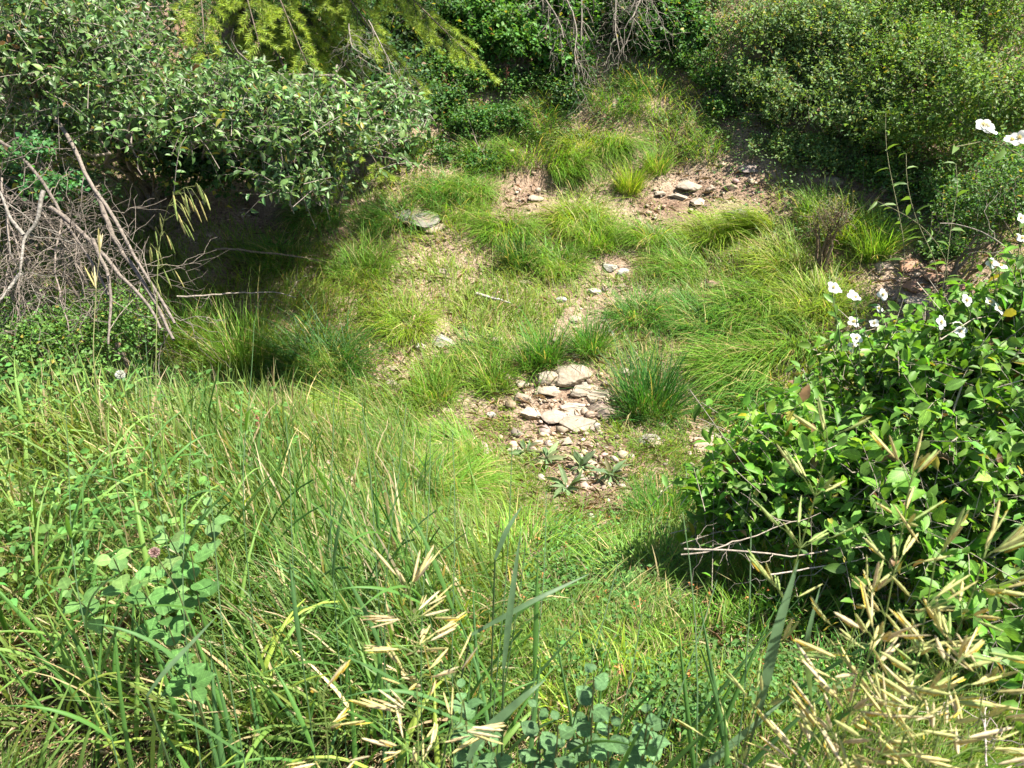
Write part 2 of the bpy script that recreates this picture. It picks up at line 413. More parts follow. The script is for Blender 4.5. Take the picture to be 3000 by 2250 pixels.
# ------------------------------------------------------------------ shrubs
def shrub(name, label, cat, base, ells, twigs, per, L, W, col, mat=M_LEAF, tmpl=LEAF4, parts=0, stems=8, bark=(.16, .13, .10),
          wood=.012, tw_len=.2, gap=.38, up=.6, seed=0, group=None, low=-.35, twig_r=.0018, span=.9, stem_to=None):
    """stems from the base, twigs through the crown's volume, leaves along the twigs"""
    e = empty(name, base, label, cat, group)
    ells = [(np.asarray(c, float), np.asarray(r, float), w) for c, r, w in ells]
    wts = np.array([w for _, _, w in ells], float); wts /= wts.sum()
    which = rng.choice(len(ells), twigs * 2, p=wts)
    u = rnd_dir(twigs * 2); u[:, 2] = np.where(u[:, 2] < low, -u[:, 2], u[:, 2])
    r = rng.random(twigs * 2) ** .38
    C = np.array([c for c, _, _ in ells])[which]; R = np.array([q for _, q, _ in ells])[which]
    lump = 1 + .35 * (fbm(u[:, 0] * 2 + which * 7, u[:, 1] * 2 + u[:, 2], 1.5, seed) - .5) * 2
    tip = C + u * R * r[:, None] * lump[:, None]
    s = 1.0 / max(.12, float(R.mean()) * .42)
    keep = (fbm(tip[:, 0] + .6 * tip[:, 2], tip[:, 1] - .6 * tip[:, 2], s, seed + 3) > gap) & (tip[:, 2] > H(tip[:, 0], tip[:, 1]) + .015)
    tip = tip[keep][:twigs]; u = u[keep][:twigs]; C = C[keep][:twigs]
    n = len(tip)
    td = norm(u * .8 + np.array([0, 0, up]) + rng.normal(0, .45, (n, 3)))
    tl = tw_len * rng.uniform(.55, 1.3, n)
    sag = rng.uniform(.0, .35, n)
    k = 3; t = np.linspace(0, 1, k)
    pts = tip[:, None] - td[:, None] * (tl[:, None] * (1 - t)[None])[..., None]
    pts[:, :, 2] -= (sag * tl)[:, None] * (t ** 2)[None]
    paths = [(pts[i], np.linspace(twig_r, twig_r * .45, k), np.array(bark) * rng.uniform(.7, 1.5)) for i in range(0, n, 1 if parts else 3)]
    V, F, Cc = tubes(paths, 3)
    put('twigs', V, F, M_BARK, Cc, e, kind='stuff')
    # leaves
    m = n * per
    ti = np.repeat(np.arange(n), per); tt = np.tile(np.linspace(1 - span, 1, per), n) + rng.normal(0, .03, m)
    tt = np.clip(tt, 0, 1)
    org = tip[ti] - td[ti] * (tl[ti] * (1 - tt))[:, None]; org[:, 2] -= sag[ti] * tl[ti] * tt ** 2
    side = norm(np.cross(td[ti], rnd_dir(m)))
    d = norm(td[ti] * rng.uniform(.2, .9, (m, 1)) + side + np.array([0, 0, -.15]))
    nr = norm(np.array([.15, .0, 1.]) + rng.normal(0, .55, (m, 3)))
    Ls = L * rng.uniform(.6, 1.25, m); Ws = Ls * (W / L) * rng.uniform(.8, 1.2, m)
    cc = jit(col, m, .22, .09)
    tone = fbm(tip[:, 0] * 1.5, tip[:, 1] + tip[:, 2], 1.2, seed + 8)[ti][:, None]
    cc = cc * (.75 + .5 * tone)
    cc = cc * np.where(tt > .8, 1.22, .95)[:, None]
    z_ = rng.random(m); yl = z_ < .03; br = z_ > .985
    cc[yl] = jit((.30, .27, .05), yl.sum(), .2, .05); cc[br] = jit((.20, .12, .06), br.sum(), .2, .05)
    part = np.zeros(m, bool)
    if parts:
        px, py, f = project(org)
        size = Ls / f * np.abs((nr * norm(CAM - org)).sum(1)).clip(.2)
        ok = (px > 20) & (px < 2980) & (py > 20) & (py < 2230) & (f > .3)
        # keep those that face the camera side of the crown
        front = ((org - C[ti]) * norm(CAM - C[ti])).sum(1)
        score = np.where(ok, size * (1 + 2.2 * np.clip(front / (R.mean() + .01), -.9, 1)), -1)
        idx = np.argsort(-score)[:parts]; idx = idx[score[idx] > 0]
        part[idx] = True
        leaf_objects(e, org[part], d[part], nr[part], Ls[part], Ws[part], cc[part], OVAL if tmpl is LEAF8 else tmpl, M_BROAD if tmpl is LEAF8 else mat)
    q = ~part
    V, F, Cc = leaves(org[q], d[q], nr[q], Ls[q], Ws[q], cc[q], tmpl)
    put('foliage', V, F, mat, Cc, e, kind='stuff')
    # stems
    b = np.asarray(base, float)
    for i in range(stems):
        c, rr, _ = ells[i % len(ells)] if i < len(ells) * 2 else ells[rng.integers(len(ells))]
        end = c + rnd_dir(1)[0] * rr * .55
        pth = crooked(b + np.array([rng.normal(0, .05), rng.normal(0, .05), -.05]), end, 8, .10, -.08)
        ps = [(pth, np.linspace(wood * rng.uniform(.7, 1.2), wood * .3, 8), np.array(bark) * rng.uniform(.8, 1.3))]
        for j in range(3):
            q = pth[rng.integers(3, 7)]
            ps.append((crooked(q, q + norm(rnd_dir(1)[0] + np.array([0, 0, .4])) * rr.mean() * .8, 6, .1), np.linspace(wood * .35, wood * .12, 6), np.array(bark)))
        V, F, Cc = tubes(ps, 6)
        put('stem', V, F, M_BARK, Cc, e, smooth=True)
    return e
def E(px, py, d, rx, ry, rz, w=1):
    g = hit(px, py)
    return (P(px, py, min(d, depth(g) - .35 * rz)), (rx, ry, rz), w)

# ------------------------------------------------------------------ grass carpet (stuff)
BARE = [(1670, 1185, 165, 120, 1), (1655, 1010, 50, 90, .8), (1740, 1360, 120, 110, .8), (2060, 575, 200, 95, 1), (1570, 555, 90, 75, .95),
        (1805, 780, 60, 34, .95), (2190, 470, 85, 90, .8), (2440, 520, 90, 55, .85), (2680, 810, 150, 110, .9), (720, 590, 220, 90, .75),
        (1230, 645, 70, 25, .9), (1850, 620, 110, 35, .7), (1310, 1000, 50, 35, .6), (2600, 560, 90, 90, .8),
        (1560, 1290, 90, 50, .7), (2195, 1900, 90, 60, .9), (1640, 1590, 70, 50, .3), (2330, 1270, 80, 40, .7), (2065, 1290, 60, 50, .8),
        (1740, 900, 60, 140, .45), (1150, 1100, 80, 30, .4), (1290, 1300, 40, 40, .5),
        (1820, 700, 80, 30, .4), (2330, 1950, 90, 50, .3), (250, 2150, 380, 150, .55), (900, 2100, 300, 150, .5)]
SHADEZ = [(800, 780, 420, 260, 1)]
def scatter(n, y0, y1, p=1.3, wide=.72, xo=.5):
    u = rng.random(n)
    a, b = y0 ** (1 - p), y1 ** (1 - p)
    y = (a + (b - a) * u) ** (1 / (1 - p))
    x = rng.uniform(-1, 1, n) * (wide * y * 1.0 + xo + .25 * y)
    return x, y
def combing(x, y):
    """the way the long grass has been laid by rain and water"""
    return vnoise(x, y, .8, 31) * 7 + vnoise(x, y, 2.5, 33) * 2.5

def carpet():
    n = 400000
    x, y = scatter(n, .75, 9.5, .6)
    px, py, f = project(np.stack([x, y, H(x, y)], -1))
    bare = ell(px, py, BARE)
    cl = fbm(x, y, 3.5, 40)
    dens = np.clip((cl - .22) * 3.2, .5, 1) * (1 - bare * 1.0)
    back = sstep(5.8, 7.2, y); dens *= 1 - .3 * back
    front = sstep(1.9, 1.3, y) * sstep(-.2, .5, -x + .2); dens *= 1 - .7 * front
    keep = (rng.random(n) < dens) & (px > -250) & (px < 3250) & (py > -100) & (py < 2900)
    x, y, cl, px, py = x[keep], y[keep], cl[keep], px[keep], py[keep]
    n = len(x)
    root = np.stack([x, y, H(x, y) - .012], -1)
    hd = combing(x, y) + rng.normal(0, .9, n)
    Ls = rng.uniform(.05, .13, n) * (.55 + 1.0 * cl)
    Ls *= 1 + .5 * sstep(1500, 1000, px) * sstep(700, 1000, py)
    wd = rng.uniform(.0018, .0038, n) * (1 + 1.2 * sstep(1.8, 4.2, y))
    Ls *= 1 + .35 * sstep(1.8, 4, y)
    Ls *= 1 - .45 * ell(px, py, [(q[0], q[1], q[2] * 1.9, q[3] * 1.9, 1) for q in BARE])
    hue = fbm(x, y, .9, 50)[:, None]; h2 = vnoise(x, y, 6, 52)[:, None]
    ca = np.array([.205, .300, .038]); cb = np.array([.100, .210, .032])
    k = np.clip((hue - .3) * 2.2 + (h2 - .5) * .5, 0, 1)
    col = ca * (1 - k) + cb * k
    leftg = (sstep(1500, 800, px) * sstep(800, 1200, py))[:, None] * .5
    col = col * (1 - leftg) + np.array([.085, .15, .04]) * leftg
    col = jit(col, n, .2, .1)
    dry = rng.random(n) < .14
    col[dry] = jit((.36, .28, .14), dry.sum(), .2, .06)
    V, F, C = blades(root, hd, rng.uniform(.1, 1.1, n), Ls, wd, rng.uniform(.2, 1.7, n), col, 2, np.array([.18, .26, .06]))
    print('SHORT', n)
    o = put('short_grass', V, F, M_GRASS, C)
    tag(o, 'short yellow green grass carpeting the gully floor and banks', 'grass', kind='stuff')

def tall_grass():
    n = 44000
    x, y = scatter(n, .95, 4.6, 1.3, .75, .5)
    px, py, f = project(np.stack([x, y, H(x, y)], -1))
    cl = fbm(x, y, 2.6, 60)
    left = sstep(1700, 1050, px) + .12 * sstep(1500, 1900, py)
    dens = (.05 + .95 * left) * sstep(4.6, 2.9, y) * np.clip((cl - .25) * 2.6, .12, 1)
    dens *= 1 - .55 * sstep(2000, 2150, py) * 1
    dens *= 1 - ell(px, py, [(1650, 1300, 450, 420, .9)])
    keep = (rng.random(n) < dens) & (px > -300) & (px < 3300) & (py < 3100)
    x, y, px, cl = x[keep], y[keep], px[keep], cl[keep]; n = len(x)
    root = np.stack([x, y, H(x, y) - .02], -1)
    hd = rng.uniform(0, 6.28, n) * .7 + combing(x, y) * .3
    Ls = rng.uniform(.12, .40, n) * (.55 + .7 * cl)
    short = sstep(1250, 1700, px); Ls *= 1 - .45 * short
    wd = rng.uniform(.0035, .0105, n)
    k = np.clip(fbm(x, y, 1.6, 70) * 2.2 - .6 + rng.normal(0, .2, n), 0, 1)[:, None]
    col = np.array([.205, .285, .065]) * (1 - k) + np.array([.085, .180, .040]) * k
    col = jit(col, n, .2, .08)
    dry = rng.random(n) < .14
    col[dry] = jit((.42, .34, .19), dry.sum(), .2, .05)
    V, F, C = blades(root, hd, rng.uniform(.02, .45, n), Ls, wd, rng.uniform(.1, 1.5, n) ** 1.3, col, 5, np.array([.24, .25, .10]))
    print('TALL', n)
    o = put('meadow_grass', V, F, M_GRASS, C, smooth=True)
    tag(o, 'knee high fresh green meadow grass on the near bank', 'tall grass', kind='stuff')

def litter():
    n = 42000
    x, y = scatter(n, .9, 8.6, 1.4)
    keep = (rng.random(n) < np.clip(.15 + 1.4 * (fbm(x, y, 2.2, 80) - .35) + .8 * sstep(2.0, 1.2, y), 0, 1))
    x, y = x[keep], y[keep]; n = len(x)
    z = H(x, y) + rng.uniform(.0, .03, n)
    a = rng.uniform(0, 6.28, n); d = np.stack([np.cos(a), np.sin(a), rng.normal(0, .18, n)], -1)
    nr = np.array([0, 0, 1.]) + rng.normal(0, .3, (n, 3))
    far = 1 + 1.0 * sstep(2.5, 5, y)
    Ls = rng.uniform(.02, .10, n) * far ** .5; Ws = rng.uniform(.0012, .0038, n) * far
    col = jit((.33, .25, .15), n, .3, .06)
    V, F, C = leaves(np.stack([x, y, z], -1), d, nr, Ls, Ws, col, LEAF4)
    tag(put('straw_litter', V, F, M_STRAW, C), 'dead straw and dry grass stems strewn over the soil', 'dry straw', kind='stuff')
    # brown leaf litter below the shrubs
    n = 9000
    x = rng.uniform(-3.6, 3.4, n); y = rng.uniform(4.2, 8.5, n)
    w = np.where(x < -.6, fbm(x, y, 1.2, 85), fbm(x, y, 1.2, 86) * sstep(5.6, 6.6, y))
    k = w > .42; x, y = x[k], y[k]; n = len(x)
    V, F, C = leaves(np.stack([x, y, H(x, y) + rng.uniform(0, .02, n)], -1), np.stack([rng.normal(size=n), rng.normal(size=n), rng.normal(0, .15, n)], -1),
                     np.array([0, 0, 1.]) + rng.normal(0, .35, (n, 3)), rng.uniform(.015, .035, n), rng.uniform(.008, .02, n), jit((.16, .095, .055), n, .3, .08), LEAF4)
    tag(put('leaf_litter', V, F, M_STRAW, C), 'brown fallen leaves under the shrubs', 'leaf litter', kind='stuff')

def ico(sub=1):
    import bmesh
    bm = bmesh.new(); bmesh.ops.create_icosphere(bm, subdivisions=sub, radius=1)
    V = np.array([v.co[:] for v in bm.verts]); F = np.array([[v.index for v in f.verts] for f in bm.faces]); bm.free()
    return V, F
ICO1, ICO3 = ico(1), ico(4)
def pebbles():
    n = 8500
    x, y = scatter(n * 4, 1.2, 8.4, 1.0001)
    px, py, f = project(np.stack([x, y, H(x, y)], -1))
    k = rng.random(len(x)) < (.05 + .95 * ell(px, py, BARE) ** 1.5)
    x, y = x[k][:n], y[k][:n]; n = len(x)
    s = rng.uniform(.004, .010, n) * np.exp(rng.exponential(.35, n))
    s = np.where(rng.random(n) < .10, s * rng.uniform(1.6, 3.2, n), s); s = np.minimum(s, .036)
    tv, tf = ICO1
    w = 1 + rng.normal(0, .16, (n, len(tv), 1))
    sc = np.stack([s * rng.uniform(.8, 1.4, n), s * rng.uniform(.7, 1.2, n), s * rng.uniform(.45, .8, n)], -1)
    loc = tv[None] * w * sc[:, None]
    a = rng.uniform(0, 6.28, n); ca, sa = np.cos(a)[:, None], np.sin(a)[:, None]
    V = np.stack([loc[..., 0] * ca - loc[..., 1] * sa, loc[..., 0] * sa + loc[..., 1] * ca, loc[..., 2]], -1)
    V += np.stack([x, y, H(x, y) + s * .15], -1)[:, None]
    F = (tf[None] + (np.arange(n) * len(tv))[:, None, None]).reshape(-1, 3)
    C = np.repeat(jit((.35, .275, .205), n, .25, .06), len(tv), 0)
    tag(put('pebbles', V, F, M_PEB, C), 'small tan pebbles and crumbs of stone on bare soil', 'pebbles', kind='stuff')

def ground_cover():
    """low small-leaved weeds between the grass, as patches"""
    Z = [(250, 980, 330, 130, 1, 0), (300, 1450, 330, 230, .6, 0), (1700, 1800, 200, 260, .9, 0), (2150, 2080, 330, 180, .8, 0), (2330, 560, 260, 190, .9, 1), (1400, 330, 110, 130, 1, 2),
         (1650, 300, 420, 200, 1, 1), (2100, 330, 260, 200, .8, 1), (2700, 450, 400, 200, 1, 1), (700, 420, 600, 160, .5, 1), (2350, 650, 200, 120, .7, 1), (2500, 330, 350, 160, .9, 1), (1950, 1600, 260, 120, .5, 0), (2800, 640, 260, 160, .8, 1), (1950, 380, 260, 90, .5, 1),
         (1560, 240, 240, 80, .7, 1), (120, 1150, 200, 160, .6, 0)]
    n = 260000
    x, y = scatter(n, .8, 8.8, .85)
    px, py, f = project(np.stack([x, y, H(x, y)], -1))
    dens = ell(px, py, [z[:5] for z in Z]) * np.clip((fbm(x, y, 4.5, 90) - .34) * 4, 0, 1)
    k = rng.random(n) < dens * .85
    x, y, px, py = x[k], y[k], px[k], py[k]; n = len(x)
    hgt = (.03 + .16 * fbm(x, y, 3, 95) * rng.random(n)) * (1 + .9 * sstep(4, 6, y))
    org = np.stack([x, y, H(x, y) + hgt], -1)
    a = rng.uniform(0, 6.28, n); d = np.stack([np.cos(a), np.sin(a), rng.normal(.1, .35, n)], -1)
    nr = np.array([0, 0, 1.]) + rng.normal(0, .5, (n, 3))
    Ls = rng.uniform(.009, .021, n) * (1 + .9 * sstep(3, 6.0, y)); Ws = Ls * rng.uniform(.45, .7, n)
    far = sstep(4.5, 6, y)[:, None]
    col = np.array([.075, .165, .035]) * (1 - far) + np.array([.085, .150, .045]) * far
    V, F, C = leaves(org, d, nr, Ls, Ws, jit(col, n, .25, .1), LEAF4)
    tag(put('low_weeds', V, F, M_MATT, C), 'low small leaved weeds and clover spreading between the grass', 'ground cover', kind='stuff')

def tall_weeds():
    n = 26000
    x, y = scatter(n, 1.2, 4.4, 1.01)
    px, py, f = project(np.stack([x, y, H(x, y) + .2], -1))
    dens = ell(px, py, [(250, 1150, 420, 200, 1), (350, 1450, 420, 240, .7), (120, 1600, 250, 200, .6), (700, 1250, 250, 150, .3), (1050, 1500, 300, 200, .15)]) * np.clip((fbm(x, y, 3.5, 110) - .40) * 5, 0, 1)
    k = rng.random(n) < dens; x, y = x[k], y[k]; n = len(x)
    z = H(x, y) + rng.uniform(.10, .34, n) * (.6 + .6 * vnoise(x, y, 3, 112))
    a = rng.uniform(0, 6.28, n)
    Ls = rng.uniform(.014, .034, n)
    V, F, C = leaves(np.stack([x, y, z], -1), np.stack([np.cos(a), np.sin(a), rng.normal(0, .35, n)], -1), np.array([.1, 0, 1.]) + rng.normal(0, .45, (n, 3)), Ls, Ls * rng.uniform(.45, .8, n), jit((.095, .205, .045), n, .25, .09), LEAF8)
    m = n // 3; st = np.stack([x[:m], y[:m], H(x[:m], y[:m])], -1)
    V2, F2, C2 = blades(st, a[:m], rng.uniform(.02, .2, m), z[:m] - st[:, 2], np.full(m, .0016), rng.uniform(0, .2, m), jit((.12, .17, .06), m), 3)
    o = put('tall_weeds', V, F, M_MATT, C)
    tag(o, 'leafy broad leaved weeds growing up through the near grass', 'weeds', kind='stuff')
    o = put('weed_stalks', V2, F2, M_GRASS, C2)
    tag(o, 'thin stalks of the weeds in the near grass', 'weed stalks', kind='stuff')
carpet(); tall_grass(); litter(); pebbles(); ground_cover(); tall_weeds()

# ------------------------------------------------------------------ rocks
TONE = dict(tan=(.34, .285, .22), pink=(.31, .245, .19), grey=(.20, .185, .16), white=(.35, .335, .30), red=(.29, .17, .115), brown=(.26, .19, .14), mauve=(.25, .205, .195))
def rock(px, py, wpx, hpx, tone, label, flat=.42, sink=.55):
    p = hit(px, py + hpx * .3); d = depth(p); r = wpx / 2 * d / HF * 1.18
    hh = max(hpx / wpx, .3) * .8
    V = ICO3[0].copy()
    # faceted stone: clip by random planes, then roughen
    nr = norm(rng.normal(size=(9, 3)) + np.array([0, 0, .35]))
    dist = rng.uniform(.45, .8, 9)
    for a, b in zip(nr, dist):
        ov = V @ a - b
        V = V - np.clip(ov, 0, None)[:, None] * a[None] * .97
    k = rng.uniform(0, 50)
    V = V * (1 + .10 * (fbm(V[:, 0] + k, V[:, 1] + V[:, 2] * 1.3, 2.6, 1) - .5)[:, None] + .05 * (vnoise(V[:, 0] * 1.2 + V[:, 2], V[:, 1] + k, 8, 2) - .5)[:, None])
    V *= np.array([r * 1.12, r * rng.uniform(.75, 1.05), r * max(flat, hh * .8)])
    a = rng.uniform(-.6, .6); ca, sa = math.cos(a), math.sin(a)
    V = V @ np.array([[ca, sa, 0], [-sa, ca, 0], [0, 0, 1]])
    top = V[:, 2].max()
    o = bpy.data.objects.new('rock', mesh('rock', V, ICO3[1], M_ROCK, jit(TONE[tone], 1, .08, .03)[0], True))
    me = o.data
    me.polygons.foreach_set('use_smooth', np.zeros(len(me.polygons), bool))
    link(o); o.location = (p[0], p[1], p[2] + top * (1 - 2 * sink) * .55)
    tag(o, label, 'rock', 'rocks lying in the gully')
for r in [
    (1598, 1092, 62, 58, 'tan', 'upright tan rock at the top corner of the bare centre patch'),
    (1662, 1086, 118, 46, 'tan', 'long flat tan slab along the top edge of the bare centre patch'),
    (1612, 1134, 62, 42, 'tan', 'blocky tan stone just below the slabs of the centre patch'),
    (1706, 1126, 74, 48, 'tan', 'wide tan rock at the slab’s lower end in the centre patch'),
    (1757, 1148, 74, 60, 'tan', 'peaked grey tan rock above the pale pointed rock, beside green grass'),
    (1772, 1198, 92, 52, 'tan', 'pale pointed rock beside the dark green tuft'),
    (1536, 1152, 46, 56, 'pink', 'narrow pinkish rock on the far side of the grass from the slabs'),
    (1551, 1197, 56, 54, 'tan', 'rounded whitish tan rock at the lower near corner of the bare patch'),
    (1482, 1092, 44, 28, 'pink', 'small pinkish stone alone in grass beside the centre patch'),
    (1357, 1108, 40, 26, 'pink', 'small pink stone in grass well away from the centre patch'),
    (1530, 1116, 34, 26, 'tan', 'little tan stone under a green grass clump by the slabs'),
    (1440, 1212, 22, 20, 'white', 'tiny white stone in front of the centre patch grass'),
    (1692, 1240, 90, 36, 'tan', 'broad pale bedrock hump low in the bare centre patch', .3),
    (1628, 1214, 76, 28, 'tan', 'low flat bedrock ridge in the middle of the bare patch', .3),
    (1684, 1192, 66, 28, 'tan', 'cracked low stone between the bedrock ridge and peaked rock', .3),
    (1905, 1278, 60, 50, 'grey', 'grey domed rock below the dark green tuft'),
    (1300, 988, 56, 44, 'white', 'whitish limestone lump half hidden in grass'),
    (1458, 990, 40, 44, 'pink', 'pinkish upright stone between two grass clumps above the bare patch'),
    (1146, 1114, 46, 28, 'tan', 'low tan stone sunk in grass beside the shaded dark tuft'),
    (1307, 1196, 28, 20, 'tan', 'small tan stone in the plain grass before the pink stone'),
    (1785, 968, 28, 38, 'white', 'small upright pale stone behind a green clump'),
    (1832, 1084, 38, 36, 'pink', 'pinkish stone touching the dark green tuft'),
    (1740, 846, 34, 30, 'white', 'bright white stone standing in short grass'),
    (1644, 872, 26, 22, 'white', 'small pale stone by the bleached log'),
    (1296, 792, 30, 20, 'pink', 'small stone at the edge of the tree shade'),
    (1790, 776, 50, 30, 'white', 'white stone in the crumbly pale gravel spot'),
    (1826, 790, 34, 26, 'white', 'smaller stone in the crumbly pale gravel spot'),
    (1822, 832, 22, 18, 'pink', 'little pink pebble-like stone below the pale gravel spot'),
    (2064, 1290, 76, 74, 'pink', 'large cracked pinkish rock at the tip of the flowering shrub'),
    (2336, 1252, 44, 28, 'mauve', 'small mauve stone at the leafy edge of the flowering shrub'),
    (2290, 1264, 40, 22, 'tan', 'flat tan stone beside the mauve stone at the shrub edge'),
    (2097, 820, 48, 70, 'brown', 'brown squarish rock rising from the yellow sedge'),
    (2204, 824, 54, 30, 'white', 'flat white stone near the brown squarish rock'),
    (2303, 968, 38, 24, 'pink', 'small pink stone in the swept sedge'),
    (2446, 812, 44, 30, 'tan', 'tan stone just behind the white flowers'),
    (2230, 728, 72, 58, 'grey', 'rounded grey boulder beside the combed yellow tuft'),
    (2190, 482, 54, 36, 'mauve', 'mauve rock on the bare slope below the small leaved thicket'),
    (2018, 534, 64, 40, 'pink', 'largest block of the rock cluster on the upper bare soil'),
    (1985, 568, 46, 30, 'tan', 'middle stone of the rock cluster on the upper bare soil'),
    (2045, 585, 50, 32, 'tan', 'flattest stone of the rock cluster on the upper bare soil'),
    (2088, 545, 36, 26, 'pink', 'smallest stone of the rock cluster on the upper bare soil'),
    (2150, 616, 66, 40, 'grey', 'dark grey rock at the shaded end of the upper bare soil'),
    (1930, 560, 36, 24, 'tan', 'tan stone at the grassy end of the upper bare soil'),
    (2660, 764, 80, 42, 'red', 'upper reddish rock of the eroded red bank'),
    (2668, 826, 60, 46, 'red', 'rounded reddish rock under the upper one in the red bank'),
    (2684, 872, 56, 34, 'pink', 'lowest pink rock of the eroded red bank'),
    (2592, 776, 46, 30, 'pink', 'pale stone at the grass edge of the red bank'),
    (2850, 834, 76, 42, 'red', 'reddish rock behind the highest white flowers of the shrub'),
    (2195, 1890, 130, 84, 'tan', 'big tan rock half buried in grass near the drooping seed heads', .35),
    (1215, 634, 116, 34, 'grey', 'long flat grey rock in the tree shade', .3),
    (1274, 662, 54, 26, 'pink', 'pink tan stone at the sunny end of the shaded flat rock'),
    (1286, 1302, 50, 34, 'pink', 'pink stone sunk in grass among yellow tufts'),
    (1728, 1352, 48, 34, 'tan', 'pale stone among the grey felted leaves'),
    (1506, 1312, 36, 26, 'tan', 'small tan stone beside the grey felted leaves'),
    (2022, 1536, 46, 34, 'mauve', 'mauve stone under the low thorny twigs'),
    (1410, 1045, 30, 20, 'tan', 'tan stone between the mid green clump and the upright pinkish stone'),
    (1230, 1010, 34, 22, 'white', 'pale stone in short grass by the mustard yellow tuft'),
    (1540, 820, 36, 22, 'tan', 'flat tan stone beyond the bleached log'),
    (1470, 780, 30, 20, 'grey', 'grey stone beside the low dark tuft in the hollow'),
    (1690, 930, 36, 24, 'tan', 'tan stone at the head of the narrow dry strip'),
    (1640, 985, 32, 22, 'pink', 'pink stone halfway down the narrow dry strip'),
    (1690, 1040, 30, 22, 'tan', 'tan stone between the two clumps above the slabs'),
    (1420, 1320, 34, 22, 'grey', 'grey stone in grass left of the low felted rosette'),
    (1660, 1290, 34, 20, 'tan', 'flat stone under the bedrock hump'),
    (2140, 540, 40, 28, 'brown', 'brown stone on the shaded side of the rock cluster'),
    (1570, 575, 36, 24, 'tan', 'tan stone in the dry spot below the thin grass tuft'),
    (2440, 520, 50, 34, 'pink', 'pink stone on the bare ledge inside the thicket'),
    (2740, 800, 50, 34, 'red', 'red stone lying to the side of the upper reddish rock'),
]: rock(*r)

# ------------------------------------------------------------------ grass tufts: each one a thing
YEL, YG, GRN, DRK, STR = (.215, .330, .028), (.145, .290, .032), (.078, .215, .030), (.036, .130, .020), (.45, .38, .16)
def tuft(px, py, hpx, spread, n, col, label, comb=None, bias=0., droop=1.3, width=.0042, straw=.13, dry_base=True, tilt=.55, name='grass_tuft', cat='grass tuft'):
    """comb: direction (degrees, picture sense: 0 right, 90 away) in which the tuft is laid"""
    p = hit(px, py); d = depth(p); L = hpx * d / HF * (1.0 if comb is None else .86)
    a = rng.uniform(0, 6.28, n); rr = np.sqrt(rng.random(n)) * spread
    x = p[0] + np.cos(a) * rr; y = p[1] + np.sin(a) * rr * .8
    root = np.stack([x, y, H(x, y) - .015], -1)
    head = a + rng.normal(0, .95, n)
    ti = rng.uniform(.03, tilt, n) * (.4 + .9 * rr / spread) + (0 if comb is None else .25) + np.where(rng.random(n) < .12, rng.uniform(.4, 1.3, n), 0)
    if comb is not None:
        v = np.stack([np.cos(head), np.sin(head)], -1) * (1 - bias) + np.array([math.cos(math.radians(comb)), math.sin(math.radians(comb))]) * bias
        head = np.arctan2(v[:, 1], v[:, 0]); ti = ti + bias * rng.uniform(.1, .6, n)
    Ls = L * rng.uniform(.3, 1.2, n) * np.exp(rng.normal(0, .15, n))
    c = jit(col, n, .24, .09)
    dry = rng.random(n) < straw; c[dry] = jit(STR, dry.sum(), .2, .05)
    V, F, C = blades(root, head, ti, Ls, width * rng.uniform(.7, 1.3, n), droop * rng.uniform(.5, 1.3, n), c, 4,
                     np.array([.20, .26, .07]) if dry_base else None, side_tw=rng.uniform(-.7, .7, n))
    V -= p
    o = link(bpy.data.objects.new(name, mesh(name, V, F, M_GRASS, C, True))); o.location = p
    tag(o, label, cat, 'grass tufts growing in the gully')
